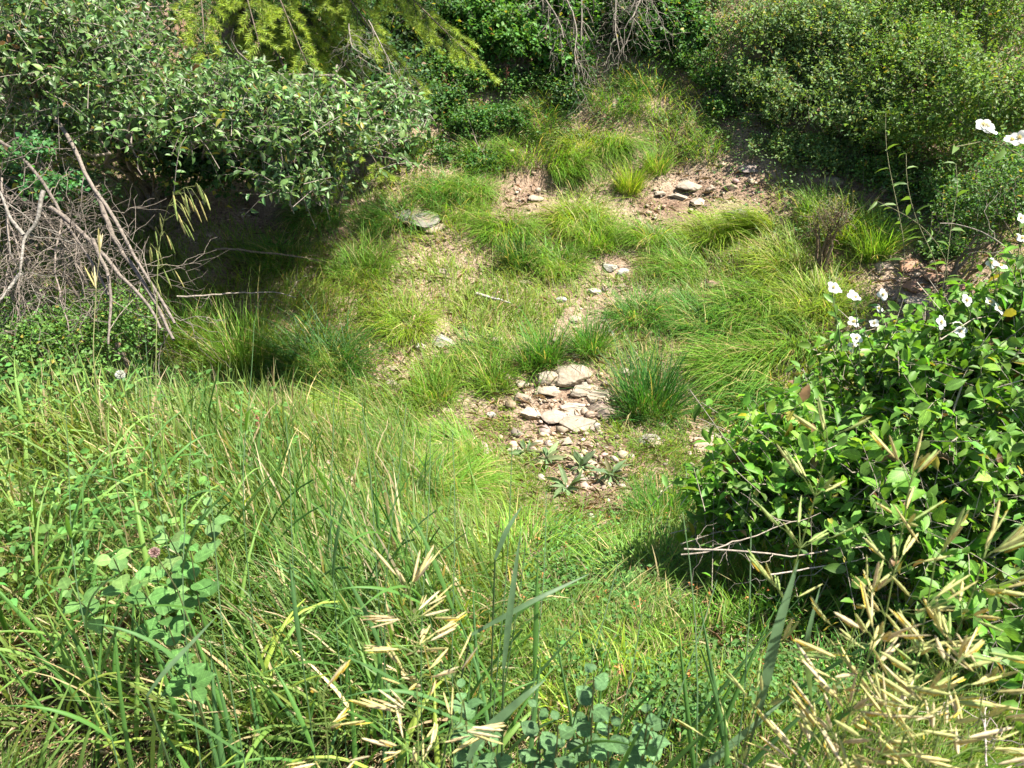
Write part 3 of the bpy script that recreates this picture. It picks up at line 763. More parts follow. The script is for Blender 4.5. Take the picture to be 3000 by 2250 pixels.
for t in [
    (1905, 1205, 190, .16, 650, DRK, 'tall dark green tuft with broad blades right of the bare patch', None, 0, .7, .0055, .05, True, .8),
    (1705, 425, 110, .16, 800, YEL, 'bright yellow tuft with a bleached straw heart high in the gully', 250, .35, 1.7, .0036, .22),
    (1800, 430, 130, .14, 700, YG, 'green tuft combed downhill beside the bleached one', 285, .65, 1.5),
    (1660, 495, 150, .18, 700, YG, 'long tuft combed steeply downhill below the bleached one', 290, .8, 1.2),
    (1845, 560, 100, .10, 500, YEL, 'small upright bright tuft beside the upper bare soil', None, 0, .9),
    (1925, 500, 90, .09, 420, YG, 'small spiky tuft just above the rock cluster', None, 0, 1.0),
    (1690, 650, 150, .22, 1000, YEL, 'wide yellow fountain tuft in the sunny middle of the gully', 270, .45, 1.7),
    (1480, 680, 140, .2, 900, YG, 'yellow green tuft above the small dark hollow', 265, .5, 1.6),
    (1520, 770, 90, .12, 520, DRK, 'low dark tuft in the hollow of the sunny grass', None, 0, 1.0),
    (2235, 668, 200, .12, 900, YEL, 'smooth yellow tuft combed flat away from the grey boulder', 190, .92, 1.35, .0036, .1),
    (2080, 690, 130, .18, 700, YEL, 'thin yellow tuft before the flat combed one', 200, .5, 1.6),
    (2010, 790, 140, .20, 800, YG, 'large swept sedge behind the brown squarish rock', 160, .6, 1.5),
    (2200, 900, 150, .22, 900, YG, 'large arching sedge below the flat white stone', 210, .55, 1.5),
    (2070, 950, 150, .22, 900, GRN, 'deep green arching sedge behind the dark tuft', 170, .5, 1.4),
    (2320, 1000, 150, .22, 900, YG, 'arching sedge around the small pink stone', 200, .5, 1.6),
    (2170, 1080, 210, .24, 1100, YG, 'largest hanging sedge clump left of the flowering shrub', 205, .65, 1.5),
    (2230, 1190, 190, .22, 1000, GRN, 'sedge clump hanging over the cracked pinkish rock', 215, .6, 1.6),
    (2380, 900, 170, .2, 900, YEL, 'yellow sedge clump in front of the tan stone by the flowers', 150, .4, 1.4),
    (2290, 780, 160, .18, 800, YEL, 'yellow sedge clump on the far side of the white stone', 170, .5, 1.5),
    (2470, 700, 130, .14, 700, YEL, 'loose yellow tuft below the reddish leafless weed', None, 0, 1.2),
    (2560, 750, 130, .12, 600, YG, 'upright yellow green tuft beside the red bank', None, 0, 1.0),
    (2400, 640, 110, .13, 600, YG, 'tuft beside the small leaved thicket above the grey boulder', None, 0, 1.2),
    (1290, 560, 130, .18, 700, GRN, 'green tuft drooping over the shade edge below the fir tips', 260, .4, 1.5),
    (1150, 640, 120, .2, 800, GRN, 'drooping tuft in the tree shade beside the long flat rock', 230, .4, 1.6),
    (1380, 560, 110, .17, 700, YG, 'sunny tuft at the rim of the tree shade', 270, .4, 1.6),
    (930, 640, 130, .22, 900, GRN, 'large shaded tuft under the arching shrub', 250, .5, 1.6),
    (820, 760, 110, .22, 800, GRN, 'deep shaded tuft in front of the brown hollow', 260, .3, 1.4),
    (1060, 800, 110, .22, 800, YG, 'half shaded yellow tuft beyond the pale twig', None, 0, 1.5),
    (950, 1080, 230, .24, 1100, DRK, 'tall dark blue green clump at the foot of the tree shade', 250, .25, 1.1, .0045, .04),
    (720, 1080, 200, .18, 700, YG, 'pale wiry clump beside the tall dark clump', None, 0, .8, .004, .15),
    (560, 1010, 150, .2, 700, YG, 'pale clump below the tip of the dead branches', None, 0, 1.2, .004, .15),
    (1290, 1430, 180, .2, 1000, YG, 'sweeping yellow tuft nearest the blue green foreground stalks', 20, .6, 1.6),
    (1020, 1240, 200, .28, 1500, YEL, 'broad flattened yellow mat of grass', 190, .75, 1.3),
    (1940, 1510, 130, .16, 800, GRN, 'deep green upright tuft under the thorny twigs', None, 0, .8, .0035),
    (1790, 1800, 200, .14, 500, (.17, .25, .06), 'pale wiry tuft combed out flat towards the shaded hole', 30, .8, 1.5, .0032, .2),
    (1605, 1060, 150, .09, 380, GRN, 'narrow green clump standing over the slabs', None, 0, .9, .0045),
    (1725, 1030, 130, .1, 420, GRN, 'green clump behind the peaked rock', None, 0, 1.0, .0045),
    (1560, 1080, 120, .08, 300, GRN, 'slim green clump leaning on the little tan stone', None, 0, .9, .004),
    (1450, 1130, 110, .1, 320, YG, 'light green clump in front of the small pinkish stone', None, 0, 1.1, .0045),
    (1270, 1170, 120, .13, 420, YG, 'light green clump beside the small tan stone in grass', None, 0, 1.1, .0045),
    (1390, 1040, 130, .14, 500, GRN, 'mid green clump left of the upright pinkish stone', 250, .3, 1.2, .0035),
    (1190, 960, 130, .18, 700, YEL, 'mustard yellow tuft at the sunny rim of the shade', 260, .4, 1.5),
    (1750, 720, 110, .16, 700, YG, 'short dense tuft behind the pale gravel spot', None, 0, 1.3),
    (1640, 780, 110, .18, 800, YG, 'dense tuft beside the pale gravel spot', 260, .3, 1.5),
    (1900, 700, 120, .16, 700, YG, 'dense tuft below the upper bare soil', 240, .4, 1.4),
    (1870, 930, 140, .16, 700, GRN, 'green tuft behind the pinkish stone by the dark tuft', 250, .3, 1.2),
    (2270, 1830, 160, .14, 420, YG, 'spiky upright tuft growing behind the big tan rock', None, 0, .6, .0045),
    (2060, 1900, 150, .2, 700, YG, 'fine yellow tuft before the big tan rock', None, 0, 1.2),
    (1840, 2080, 180, .2, 800, YEL, 'fine yellow tuft beside the blue green foliage', None, 0, 1.2),
    (1560, 1630, 180, .24, 900, YG, 'loose sunny tuft in the near grass slope', 30, .4, 1.4),
    (1930, 1680, 190, .22, 900, YG, 'loose tuft in the near grass below the thorny twigs', 60, .4, 1.4),
    (2120, 1690, 140, .16, 600, GRN, 'green tuft in the shade of the flowering shrub', None, 0, 1.0, .0035),
    (2390, 1800, 170, .16, 600, GRN, 'broad bladed green tuft under the drooping shrub twigs', None, 0, 1.0, .0045),
    (1330, 1300, 130, .16, 700, YG, 'matted tuft around the sunken pink stone', 200, .5, 1.5),
    (2530, 2070, 160, .2, 700, GRN, 'green tuft below the drooping seed heads', None, 0, 1.0, .004),
    (1420, 470, 90, .22, 600, YG, 'thin grass tuft at the foot of the dark weeds', 250, .3, 1.2),
    (1540, 450, 100, .24, 700, YG, 'seeding grass tuft between the dark weeds and the bleached hearted tuft', 260, .3, 1.1),
    (1590, 350, 90, .22, 600, GRN, 'green tuft under the edge of the bright leafy bush', 260, .3, 1.1),
    (1800, 300, 100, .26, 700, GRN, 'tall green tuft on the steep slope beside the small dark bush', 260, .3, 1.0),
    (1920, 300, 90, .26, 600, YG, 'thin yellow green tuft high on the steep slope', 250, .3, 1.1),
    (1990, 400, 90, .28, 600, YG, 'wide thin tuft on the slope between bright tuft and thicket', 240, .3, 1.1),
    (2080, 430, 80, .2, 400, YG, 'sparse tuft on the slope just above the mauve rock', 240, .3, 1.1),
    (1880, 200, 80, .3, 600, GRN, 'highest tuft on the slope below the dark leafy bush', 260, .3, 1.0),
    (1340, 620, 90, .2, 700, YG, 'yellow green tuft beside the pink tan stone of the shade rim', 250, .4, 1.4),
]: tuft(*t)

# ------------------------------------------------------------------ broad bladed grasses of the near bank: each blade a part
def blade_mesh(col, curl, segs=8):
    """unit blade, length 1 along z, arching towards +x, width 1 scaled later"""
    V, C = [], []
    p = np.zeros(3)
    for k in range(segs + 1):
        t = k / segs
        w = (.55 + 1.3 * t if t < .3 else .94 * (1 - ((t - .3) / .7) ** 1.8) + .02) * .5
        th = curl * t ** 1.4
        nx = np.array([math.cos(th), 0, -math.sin(th)])
        V += [p + np.array([0, -w, 0]) + nx * .0, p + nx * -.0 + np.array([0, 0, 0]), p + np.array([0, w, 0])]
        V[-2] = V[-2] - nx * .012
        C += [col * (1.0 + .25 * (1 - t)), col * 1.25, col * (1.0 + .25 * (1 - t))]
        p = p + np.array([math.sin(th), 0, math.cos(th)]) / segs
    F = []
    for k in range(segs):
        for j in range(2): F.append([3 * k + j, 3 * k + j + 1, 3 * k + 3 + j + 1, 3 * k + 3 + j])
    return mesh('blade', V, F, M_GRASS, np.clip(C, 0, 1), True)
BL = {}
for key, c in dict(g=(.075, .175, .035), b=(.075, .165, .050), y=(.230, .300, .050), l=(.150, .255, .055)).items():
    BL[key] = [blade_mesh(np.array(c) * s, cu) for cu, s in ((.25, 1), (.7, .85), (1.3, 1.1), (2.1, 1.2), (2.8, 1.0))]
def broad_grass(px, py, n, L, W, keys, curls, label, lean=None, bias=0., spread=.06, grp='broad bladed grasses on the near bank'):
    p = hit(px, py)
    e = empty('broad_grass', p, label, 'grass clump', grp)
    for i in range(n):
        me = BL[keys[i % len(keys)]][random.choice(curls)]
        a = random.uniform(0, 6.28)
        if lean is not None:
            vx = math.cos(a) * (1 - bias) + math.cos(math.radians(lean)) * bias; vy = math.sin(a) * (1 - bias) + math.sin(math.radians(lean)) * bias
            a = math.atan2(vy, vx)
        o = link(bpy.data.objects.new('blade', me), e)
        l = L * random.uniform(.6, 1.15); w = W * random.uniform(.7, 1.2)
        M = (Matrix.Translation((random.gauss(0, spread), random.gauss(0, spread), -.02)) @ Matrix.Rotation(a, 4, 'Z') @
             Matrix.Rotation(random.uniform(.03, .3) + .35 * bias, 4, 'Y') @ Matrix.Rotation(random.uniform(-.7, .7), 4, 'Z') @ Matrix.Diagonal((l, w, l, 1)))
        o.matrix_basis = M
    return e
for b in [
    (700, 2330, 16, .42, .011, 'gb', (0, 0, 1), 'dense sheaf of long dark green blades leaning inward at the lower corner', 120, .75, .05),
    (330, 2180, 14, .40, .010, 'gl', (0, 1, 1), 'upright dark sheaf in the dry grass at the picture corner', 110, .6, .05),
    (760, 2130, 8, .36, .013, 'yl', (3, 3, 2), 'yellow green clump with high looping arched blades', 10, .5, .05),
    (1250, 2330, 9, .34, .014, 'yl', (3, 2, 4), 'wide yellow green blades curling over at the bottom edge', 30, .3, .05),
    (1000, 2300, 12, .33, .010, 'bg', (0, 1, 2), 'blue green spiky blades by the curling yellow ones', 80, .4, .05),
    (150, 2020, 12, .42, .012, 'lg', (1, 2, 3), 'light green clump at the picture’s very edge in dry straw', 60, .3, .06),
    (420, 1800, 12, .42, .013, 'lg', (1, 2, 3), 'lush light blades behind the round blue green leaves', 60, .3, .07),
    (180, 1650, 12, .42, .014, 'lg', (2, 3, 3), 'lush clump of drooping pale blades, picture edge', 30, .3, .07),
    (700, 1680, 12, .40, .010, 'lg', (1, 1, 2), 'narrow light blades beyond the round blue green leaves', 80, .3, .06),
    (60, 1380, 10, .40, .014, 'l', (2, 3, 3), 'farthest pale drooping clump by the weedy bank', 20, .3, .07),
    (380, 1500, 12, .42, .014, 'lg', (1, 2, 3), 'pale arching clump above the round leaved plant', 20, .35, .07),
    (900, 1800, 12, .44, .008, 'gb', (0, 0, 1), 'tall slim dark blades left of the small straw coloured seed head', 90, .3, .06),
    (1130, 1780, 14, .46, .008, 'gb', (0, 0, 1), 'tall slim dark blades just behind the small seed head', 85, .4, .06),
    (1020, 1600, 12, .44, .007, 'gl', (0, 0, 1), 'tall slim stand of blades farther up the near slope', 90, .3, .06),
    (820, 1500, 12, .42, .007, 'gl', (0, 1, 1), 'wispy upright blades before the flattened yellow mat', 90, .3, .06),
    (600, 1380, 12, .40, .008, 'lg', (0, 1, 2), 'wispy light blades by the reddish dock seed', 90, .3, .06),
    (1400, 2250, 10, .40, .010, 'bg', (0, 1, 2), 'tall blue green blades rising left of the blue green foliage', 75, .4, .05),
    (1700, 2330, 8, .40, .009, 'gb', (0, 1, 1), 'slender dark blades growing through the blue green foliage', 80, .4, .06),
    (2130, 2330, 10, .44, .010, 'gb', (0, 1, 1), 'dark blades reaching up beside the seed heads at the bottom', 80, .5, .06),
    (520, 2330, 10, .30, .010, 'yl', (1, 2, 3), 'short yellowish blades in the straw at the bottom', 180, .3, .07),
    (60, 2330, 10, .34, .012, 'yl', (1, 1, 2), 'yellowish blades sprawling at the bottom corner', 20, .6, .07),
    (250, 1300, 11, .36, .012, 'lg', (2, 3, 3), 'pale drooping clump in front of the bushy bright weeds', 20, .3, .07),
    (520, 1250, 11, .34, .011, 'lg', (1, 2, 3), 'pale arching clump halfway to the dead branches', 30, .3, .07),
    (800, 1350, 10, .34, .009, 'lg', (1, 2, 2), 'slim arching clump between wiry clump and yellow mat', 60, .3, .06),
    (560, 1640, 11, .40, .013, 'lg', (1, 2, 3), 'broad pale blades arching beside the pale pink bud', 20, .4, .07),
    (260, 1900, 12, .38, .012, 'gl', (1, 2, 2), 'mid green clump between round leaves and dry straw', 70, .4, .07),
    (620, 1930, 10, .36, .011, 'gl', (0, 1, 2), 'mid green clump above the high looping blades', 90, .4, .06),
    (1040, 1950, 10, .36, .009, 'gb', (0, 1, 2), 'mid green blades left of the star shaped seed head', 90, .4, .06),
    (900, 2150, 10, .30, .009, 'gl', (1, 2, 3), 'short clump in straw near the blurred yellow seed head', 70, .3, .06),
    (120, 1800, 10, .40, .012, 'gl', (0, 1, 2), 'tall mid green clump near the light green one in straw', 90, .4, .06),
]: broad_grass(*b)

# tall single stalks with a few leaves
def stalk(px0, py0, d0, px1, py1, d1, label, col=(.085, .16, .06), nl=3, r=.0016, lw=.009, ll=.2, side=None):
    b = P(px0, py0, d0); tpt = P(px1, py1, d1)
    g = np.array([b[0], b[1], H(b[0], b[1])])
    if b[2] < g[2]: b = g
    dn = norm(b - tpt); k = 0
    root = b.copy()
    while root[2] > H(root[0], root[1]) and k < 200:   # follow the stalk down to the soil
        root = root + norm(dn + np.array([0, 0, -1.2])) * .01; k += 1
    e = empty('grass_stalk', root, label, 'grass stalk', 'tall stalks rising from the near bank')
    pts = spline([root, b, (b + tpt) / 2 + np.array([.01, 0, .005]), tpt], 12)
    V, F, C = tubes([(pts, np.linspace(r, r * .5, 12), np.array(col))], 5)
    put('stem', V, F, M_GRASS, C, e, smooth=True)
    for i in range(nl):
        q = pts[3 + int(i * 7 / max(nl, 1))]
        o = link(bpy.data.objects.new('blade', BL['b' if i % 2 else 'g'][random.choice((0, 1, 1, 2))]), e)
        a = math.radians(side) + random.uniform(-.4, .4) if side is not None else random.uniform(0, 6.28)
        o.matrix_basis = Matrix.Translation(Vector(q - root)) @ Matrix.Rotation(a, 4, 'Z') @ Matrix.Rotation(random.uniform(.25, .7), 4, 'Y') @ Matrix.Diagonal((ll * random.uniform(.7, 1.2), lw, ll, 1))
    return e
for s in [
    (1440, 2100, 1.25, 1500, 1300, 1.35, 'tallest blue green stalk crossing the grey felted leaves'),
    (1480, 1950, 1.2, 1540, 1590, 1.2, 'thick dark stalk beside the tallest blue green one'),
    (1230, 1700, 1.4, 1100, 1370, 1.45, 'dark stalk with a bent tip pointing away from the seed head'),
    (1230, 1780, 1.3, 1260, 1240, 1.5, 'straight thin stalk rising behind the small seed head'),
    (1320, 1850, 1.3, 1325, 1270, 1.5, 'straight thin stalk between the small seed head and the tall stalks'),
    (1100, 1700, 1.4, 1060, 1180, 1.6, 'thin stalk in front of the flattened yellow mat'),
    (960, 1500, 1.6, 975, 1110, 1.9, 'thin stalk before the tall dark clump'),
    (700, 1400, 1.7, 745, 940, 2.1, 'pale stalk with a slim seed spike by the wiry clump'),
    (430, 1300, 1.8, 425, 980, 2.1, 'thin stalk standing below the hanging seed head'),
    (1660, 2150, 1.1, 1810, 1650, 1.25, 'slanting green stalk in the middle of the near slope'),
    (1780, 2250, 1.05, 1880, 1800, 1.15, 'dark slanting stalk over the blue green foliage'),
    (1900, 2250, 1.0, 2100, 1700, 1.15, 'long slanting stalk reaching towards the shaded hole'),
    (2160, 2250, .85, 2200, 1560, 1.0, 'pale stalk crossing the thorny twigs'),
    (1130, 1600, 1.5, 1190, 1180, 1.7, 'pale thin stalk beside the mat of yellow grass'),
    (850, 1650, 1.4, 835, 1210, 1.6, 'thin stalk among wispy blades of the near slope'),
    (520, 1700, 1.35, 560, 1230, 1.6, 'dark upright stalk just past the pale pink bud'),
    (200, 1650, 1.4, 190, 1180, 1.7, 'upright stalk among the leafy weeds near the picture edge'),
    (640, 1850, 1.2, 600, 1330, 1.5, 'thin upright stalk in front of the pale arching blades'),
    (1560, 2000, 1.2, 1600, 1440, 1.4, 'pale green stalk rising in the sunny near slope, tip below the felted leaves'),
    (2050, 2100, 1.0, 2000, 1500, 1.25, 'faint thin stalk before the thorny twigs’ ends'),
]: stalk(*s)

# ------------------------------------------------------------------ seed heads: stem, pedicels, each spikelet a part with hanging anthers
def spikelet_mesh(col):
    V, F, C = [], [], []
    k, s = 9, 5
    for i in range(k):
        t = i / (k - 1); w = .5 * math.sin(math.pi * min(1, t * .80 + .04)) ** .9 * (1.0 - .62 * t) * 1.5 + (.09 if i % 2 else 0)
        if i == k - 1: w = .02
        for j in range(s):
            a = j / s * 2 * math.pi
            V.append([t, w * math.cos(a), .55 * w * math.sin(a)])
            C.append(np.array(col) * (.85 + .35 * (j % 2)) * (1.1 if i % 2 else .9))
    for i in range(k - 1):
        for j in range(s): F.append([i * s + j, i * s + (j + 1) % s, (i + 1) * s + (j + 1) % s, (i + 1) * s + j])
    return mesh('spikelet', V, F, M_SEED, np.clip(C, 0, 1), True)
SPK = [spikelet_mesh(c) for c in ((.46, .41, .16), (.40, .42, .15), (.28, .37, .11), (.52, .45, .26), (.46, .37, .19))]
ANT = mesh('anther', ICO1[0] * np.array([1, .34, .34]), ICO1[1], M_SEED, (.66, .50, .07))
def seed_head(stem_pts, nodes, label, L=.030, W=.0042, ped=.05, pal=(0, 1, 3), droop=.15, anthers=.35, per=(3, 5), col=(.16, .22, .06), span=.42, fan=1.0, r=.0016, down=False):
    stem_pts = [np.asarray(q, float) for q in stem_pts]
    root = stem_pts[0].copy(); k = 0
    dn = norm(stem_pts[0] - stem_pts[1])
    while root[2] > H(root[0], root[1]) and k < 300:
        root = root + norm(dn * .6 + np.array([0, 0, -1.])) * .01; k += 1
    e = empty('brome_seed_head', root, label, 'seed head', 'ripening brome seed heads in the foreground')
    pts = spline([root] + stem_pts, 30)
    V, F, C = tubes([(pts, np.linspace(r, r * .45, 30), np.array(col))], 5)
    put('stem', V, F, M_GRASS, C, e, smooth=True)
    top = np.linalg.norm(np.diff(np.array(stem_pts), axis=0), axis=1).sum()
    s = np.concatenate([[0], np.cumsum(np.linalg.norm(np.diff(pts, axis=0), axis=1))]); total = s[-1]
    span_m = min(span, top / total)
    paths = []
    for i in range(nodes):
        f = 1 - span_m * (1 - i / max(1, nodes - 1)) if nodes > 1 else 1
        c = np.array([np.interp(f * total, s, pts[:, j]) for j in range(3)])
        tg = norm(np.array([np.interp(min(total, f * total + .03), s, pts[:, j]) - np.interp(f * total - .02, s, pts[:, j]) for j in range(3)]))
        m = random.randint(*per)
        last = i == nodes - 1
        for q in range(m):
            rd = norm(np.cross(tg, rnd_dir(1)[0]))
            al = random.uniform(.35, .9) if not last else random.uniform(.8, 2.2)
            d = norm(rd * fan + tg * al)
            pl = ped * random.uniform(.35, 1.1) * (1 - .45 * (i / max(1, nodes - 1)))
            mid = c + d * pl * .6 + np.array([0, 0, .004]); end = c + d * pl + np.array([0, 0, -droop * pl])
            paths.append((np.array([c, mid, end]), np.array([.0006, .0005, .0004]), np.array(col)))
            for z in range(random.choice((1, 2, 2))):
                dd = norm(d + rnd_dir(1)[0] * .22 + np.array([0, 0, -droop * (1.5 if not down else 9)]))
                o = link(bpy.data.objects.new('spikelet', SPK[random.choice(pal)]), e)
                at = end if z == 0 else (mid + end) / 2
                B = basis(dd[None], rnd_dir(1))[0]
                l = L * random.uniform(.75, 1.25); w = W * .84 * random.uniform(.75, 1.2)
                M = np.eye(4); M[:3, :3] = B * np.array([l, w, w])[None]; M[:3, 3] = at - root
                o.matrix_basis = Matrix(M.tolist())
                if random.random() < anthers:
                    u = random.uniform(.35, .8)
                    for h in range(2):
                        an = link(bpy.data.objects.new('anther', ANT), o)
                        # the spikelet's frame is stretched: undo it so the anther keeps its size
                        inv = Matrix.Diagonal((1 / l, 1 / w, 1 / w, 1))
                        R = Matrix(B.T.tolist()).to_4x4()
                        an.matrix_basis = Matrix.Translation((u + h * .06, 0, 0)) @ inv @ R @ Matrix.Translation((random.uniform(-.001, .001), random.uniform(-.001, .001), -.0036)) @ Matrix.Rotation(math.pi / 2 + random.uniform(-.4, .4), 4, 'Y') @ Matrix.Scale(.0017, 4)
    V, F, C = tubes(paths, 3)
    put('pedicels', V, F, M_GRASS, C, e, kind='stuff')
    return e
def line(*q): return [P(*v) for v in q]
seed_head(line((2620, 2330, .74), (2680, 1960, .74), (2720, 1760, .73), (2740, 1640, .73)), 6, 'greenish seed head rising between the golden and the farthest one', .034, .0042, .06, (1, 2, 0), .06, .2, (3, 5), span=.5)
seed_head(line((2380, 2330, .8), (2450, 1980, .8), (2500, 1850, .79), (2540, 1760, .79)), 5, 'thin straw seed head over the green tuft by the shaded hole', .034, .0042, .06, (0, 1, 3), .08, .2, (3, 5), span=.4)
seed_head(line((2790, 2380, .7), (2850, 2200, .7), (2890, 2100, .7), (2880, 2010, .7)), 5, 'straw seed head at the outer side of the densest one', .034, .0042, .065, (0, 1, 3), .1, .3, (4, 5), span=.5, fan=1.2)
seed_head(line((2165, 2240, .86), (2320, 1680, .88), (2385, 1480, .87), (2425, 1300, .85)), 7, 'greenish seed head nearest the tip of the flowering shrub, on a long stem', .036, .0042, .055, (2, 2, 1), .05, .1, (4, 5), span=.5)
seed_head(line((2530, 2200, .80), (2600, 1760, .80), (2650, 1540, .79), (2665, 1420, .78)), 7, 'seed head with golden anthers above the shaded hole', .036, .0042, .06, (1, 1, 2, 0), .05, .35, (4, 6), span=.6)
seed_head(line((2700, 2060, .76), (2780, 1900, .75), (2860, 1740, .74), (2880, 1640, .74)), 6, 'seed head farthest out over the dark shrub interior', .034, .0044, .055, (1, 0, 2), .08, .5, (4, 5), span=.55)
seed_head(line((2440, 2300, .72), (2490, 2060, .72), (2540, 1950, .71), (2560, 1880, .70)), 5, 'blurred straw seed head low beside the big tan rock', .034, .0044, .06, (0, 1, 3), .1, .5, (4, 6), span=.5, fan=1.4)
seed_head(line((2700, 2330, .66), (2760, 2120, .66), (2800, 2030, .66), (2790, 1960, .66)), 6, 'densest straw coloured seed head at the bottom corner', .034, .0040, .07, (0, 1, 3), .1, .5, (4, 5), span=.5, fan=1.4)
seed_head(line((2480, 2400, .66), (2560, 2230, .66), (2610, 2150, .66)), 5, 'seed head cut by the bottom edge beneath the densest one', .033, .0040, .06, (0, 3, 1), .1, .3, (3, 4), span=.5, fan=1.4)
seed_head(line((2360, 2350, .78), (2440, 2180, .78), (2470, 2090, .78)), 5, 'loose straw seed head left of the dense ones', .032, .0042, .06, (0, 3), .1, .4, (3, 5), span=.4, fan=1.5)
seed_head(line((1225, 2300, .86), (1225, 2000, .88), (1205, 1850, .88), (1200, 1730, .88)), 7, 'star shaped straw coloured seed head alone in the near grass', .036, .0042, .06, (0, 3, 4), .1, .25, (6, 8), span=.30, fan=1.5)
seed_head(line((960, 2330, .80), (965, 2150, .80), (945, 2040, .80)), 4, 'small blurred yellow seed head beside the star shaped one', .024, .0035, .045, (0, 3), .1, .9, (3, 4), span=.3, fan=1.4)
seed_head(line((1230, 2200, .85), (1400, 2120, .85), (1330, 1990, .84)), 3, 'few long straw spikelets trailing below the star shaped seed head', .036, .0042, .04, (3, 0), .3, .1, (2, 3), span=.3)
seed_head(line((455, 1180, 1.9), (462, 740, 1.95), (478, 640, 1.95), (505, 560, 1.9), (545, 532, 1.88), (570, 545, 1.86)), 9, 'pale nodding seed head hanging before the dark shrub interior', .046, .0058, .06, (1, 2, 0), .6, 0, (2, 3), (.24, .28, .10), .26, .7, .0018, True)
seed_head(line((270, 1060, 1.75), (280, 870, 1.8), (285, 790, 1.8), (292, 745, 1.8)), 2, 'single tan grass spike in front of the dead twigs', .05, .006, .006, (3, 0), .0, 0, (2, 3), (.3, .28, .14), .08, .25)

def flat_blade(pts, w, label, col=(.10, .175, .08), bendy=.0):
    pts = [np.asarray(q, float) for q in pts]; root = pts[0].copy(); k = 0
    while root[2] > H(root[0], root[1]) and k < 200: root[2] -= .01; root[:2] -= (pts[1] - pts[0])[:2] * .02; k += 1
    e = empty('grass_stalk', root, label, 'grass stalk', 'tall stalks rising from the near bank')
    st = spline([root, pts[0]], 5); V, F, C = tubes([(st, np.linspace(.0022, .0016, 5), np.array((.09, .16, .06)))], 5); put('stem', V, F, M_GRASS, C, e, smooth=True)
    q = spline(pts, 12); t = np.linspace(0, 1, 12); ww = w * .5 * np.where(t < .3, .5 + t * 1.67, 1 - ((t - .3) / .7) ** 2 * .97)
    tg = norm(np.gradient(q, axis=0)); sd = norm(np.cross(tg, CAM - q) + rnd_dir(1) * .25)
    nn = np.cross(sd, tg)
    V = np.stack([q - sd * ww[:, None], q - nn * (ww * .25)[:, None], q + sd * ww[:, None]], 1).reshape(-1, 3)
    F = [[3 * k + j, 3 * k + j + 1, 3 * k + 4 + j, 3 * k + 3 + j] for k in range(11) for j in range(2)]
    put('blade', V, F, M_GRASS, col, e, smooth=True)
for b in [
    ([P(2225, 2080, .84), P(2275, 1850, .84), P(2340, 1640, .86)], .012, 'broad flat blue green blade standing nearest the big tan rock'),
    ([P(2375, 2040, 1.05), P(2360, 1880, .95), P(2405, 1710, .97)], .009, 'narrow dark blade beside the broad flat one'),
    ([P(2000, 2300, .9), P(2180, 2150, .9), P(2300, 2050, .92)], .009, 'dark blade slanting low under the broad flat one'),
    ([P(1475, 1960, 1.1), P(1495, 1780, 1.1), P(1525, 1560, 1.12)], .010, 'dark blade bent across the sunny near slope'),
    ([P(1380, 1860, 1.15), P(1560, 1760, 1.15), P(1730, 1680, 1.2)], .008, 'long pale blade lying diagonally over the near slope'),
    ([P(1450, 1640, 1.3), P(1480, 1560, 1.3), P(1530, 1480, 1.32)], .009, 'short blue green blade on the tallest stalks'),
    ([P(1370, 2230, .95), P(1400, 2160, .95), P(1560, 2020, .95), P(1600, 1990, .97)], .012, 'pale blade crossing the round blue green leaves'),
    ([P(430, 2040, 1.1), P(470, 1980, 1.1), P(640, 1800, 1.15)], .007, 'pale thin blade fallen across the dark gap'),
]: flat_blade(*b)

# ------------------------------------------------------------------ broad leaved plants of the foreground: each leaf a part
def leafy_plant(px, py, d, n_st, H_, L, W, col, label, mat=M_BROADM, name='leafy_plant', cat='plant', tmpl=OVAL, pairs=6, spread=.12, lean=None, tilt=.35, grp=None, face=.5):
    b = P(px, py, d); g = H(b[0], b[1]); top = b[2]
    root = np.array([b[0], b[1], g])
    e = empty(name, root, label, cat, grp)
    org, dd, nn, LL = [], [], [], []
    paths = []
    for i in range(n_st):
        a = random.uniform(0, 6.28); o = np.array([math.cos(a), math.sin(a), 0]) * spread * random.uniform(.3, 1)
        if lean is not None: o = o * .6 + np.array(lean) * spread
        tip = np.array([b[0], b[1], g + (top - g) * random.uniform(.75, 1.0)]) + o
        st = spline([root + o * .2, (root + tip) / 2 + o * .1, tip], 9)
        paths.append((st, np.linspace(.0022, .0012, 9), np.array((.16, .18, .07))))
        tg = norm(st[-1] - st[-3]); ph = random.uniform(0, 6.28)
        ln = np.linalg.norm(tip - root)
        for k in range(pairs):
            f = 1 - k * min(H_, ln) / ln / pairs
            c = st[0] + (st[-1] - st[0]) * f if f < .5 else np.array([np.interp(f * 8, np.arange(9), st[:, j]) for j in range(3)])
            ph += math.pi / 2
            u = norm(np.cross(tg, [1, .3, .2])); v = np.cross(tg, u)
            for s_ in (0, math.pi):
                od = u * math.cos(ph + s_) + v * math.sin(ph + s_)
                org.append(c + od * .004); dd.append(norm(od + tg * tilt + np.array([0, 0, -.1])))
                nn.append(norm(tg + np.array([0, 0, .6]) + (CAM - c) * 0 + rnd_dir(1)[0] * face))
                LL.append(L * (.55 + .45 * min(1, k / 2)) * random.uniform(.8, 1.15))
    org, dd, nn, LL = map(np.array, (org, dd, nn, LL))
    leaf_objects(e, org, dd, nn, LL, LL * W / L, jit(col, len(org), .14, .05), tmpl, mat)
    V, F, C = tubes(paths, 5)
    put('stems', V, F, M_GRASS, C, e, smooth=True)
    return e
BG = (.090, .175, .068)
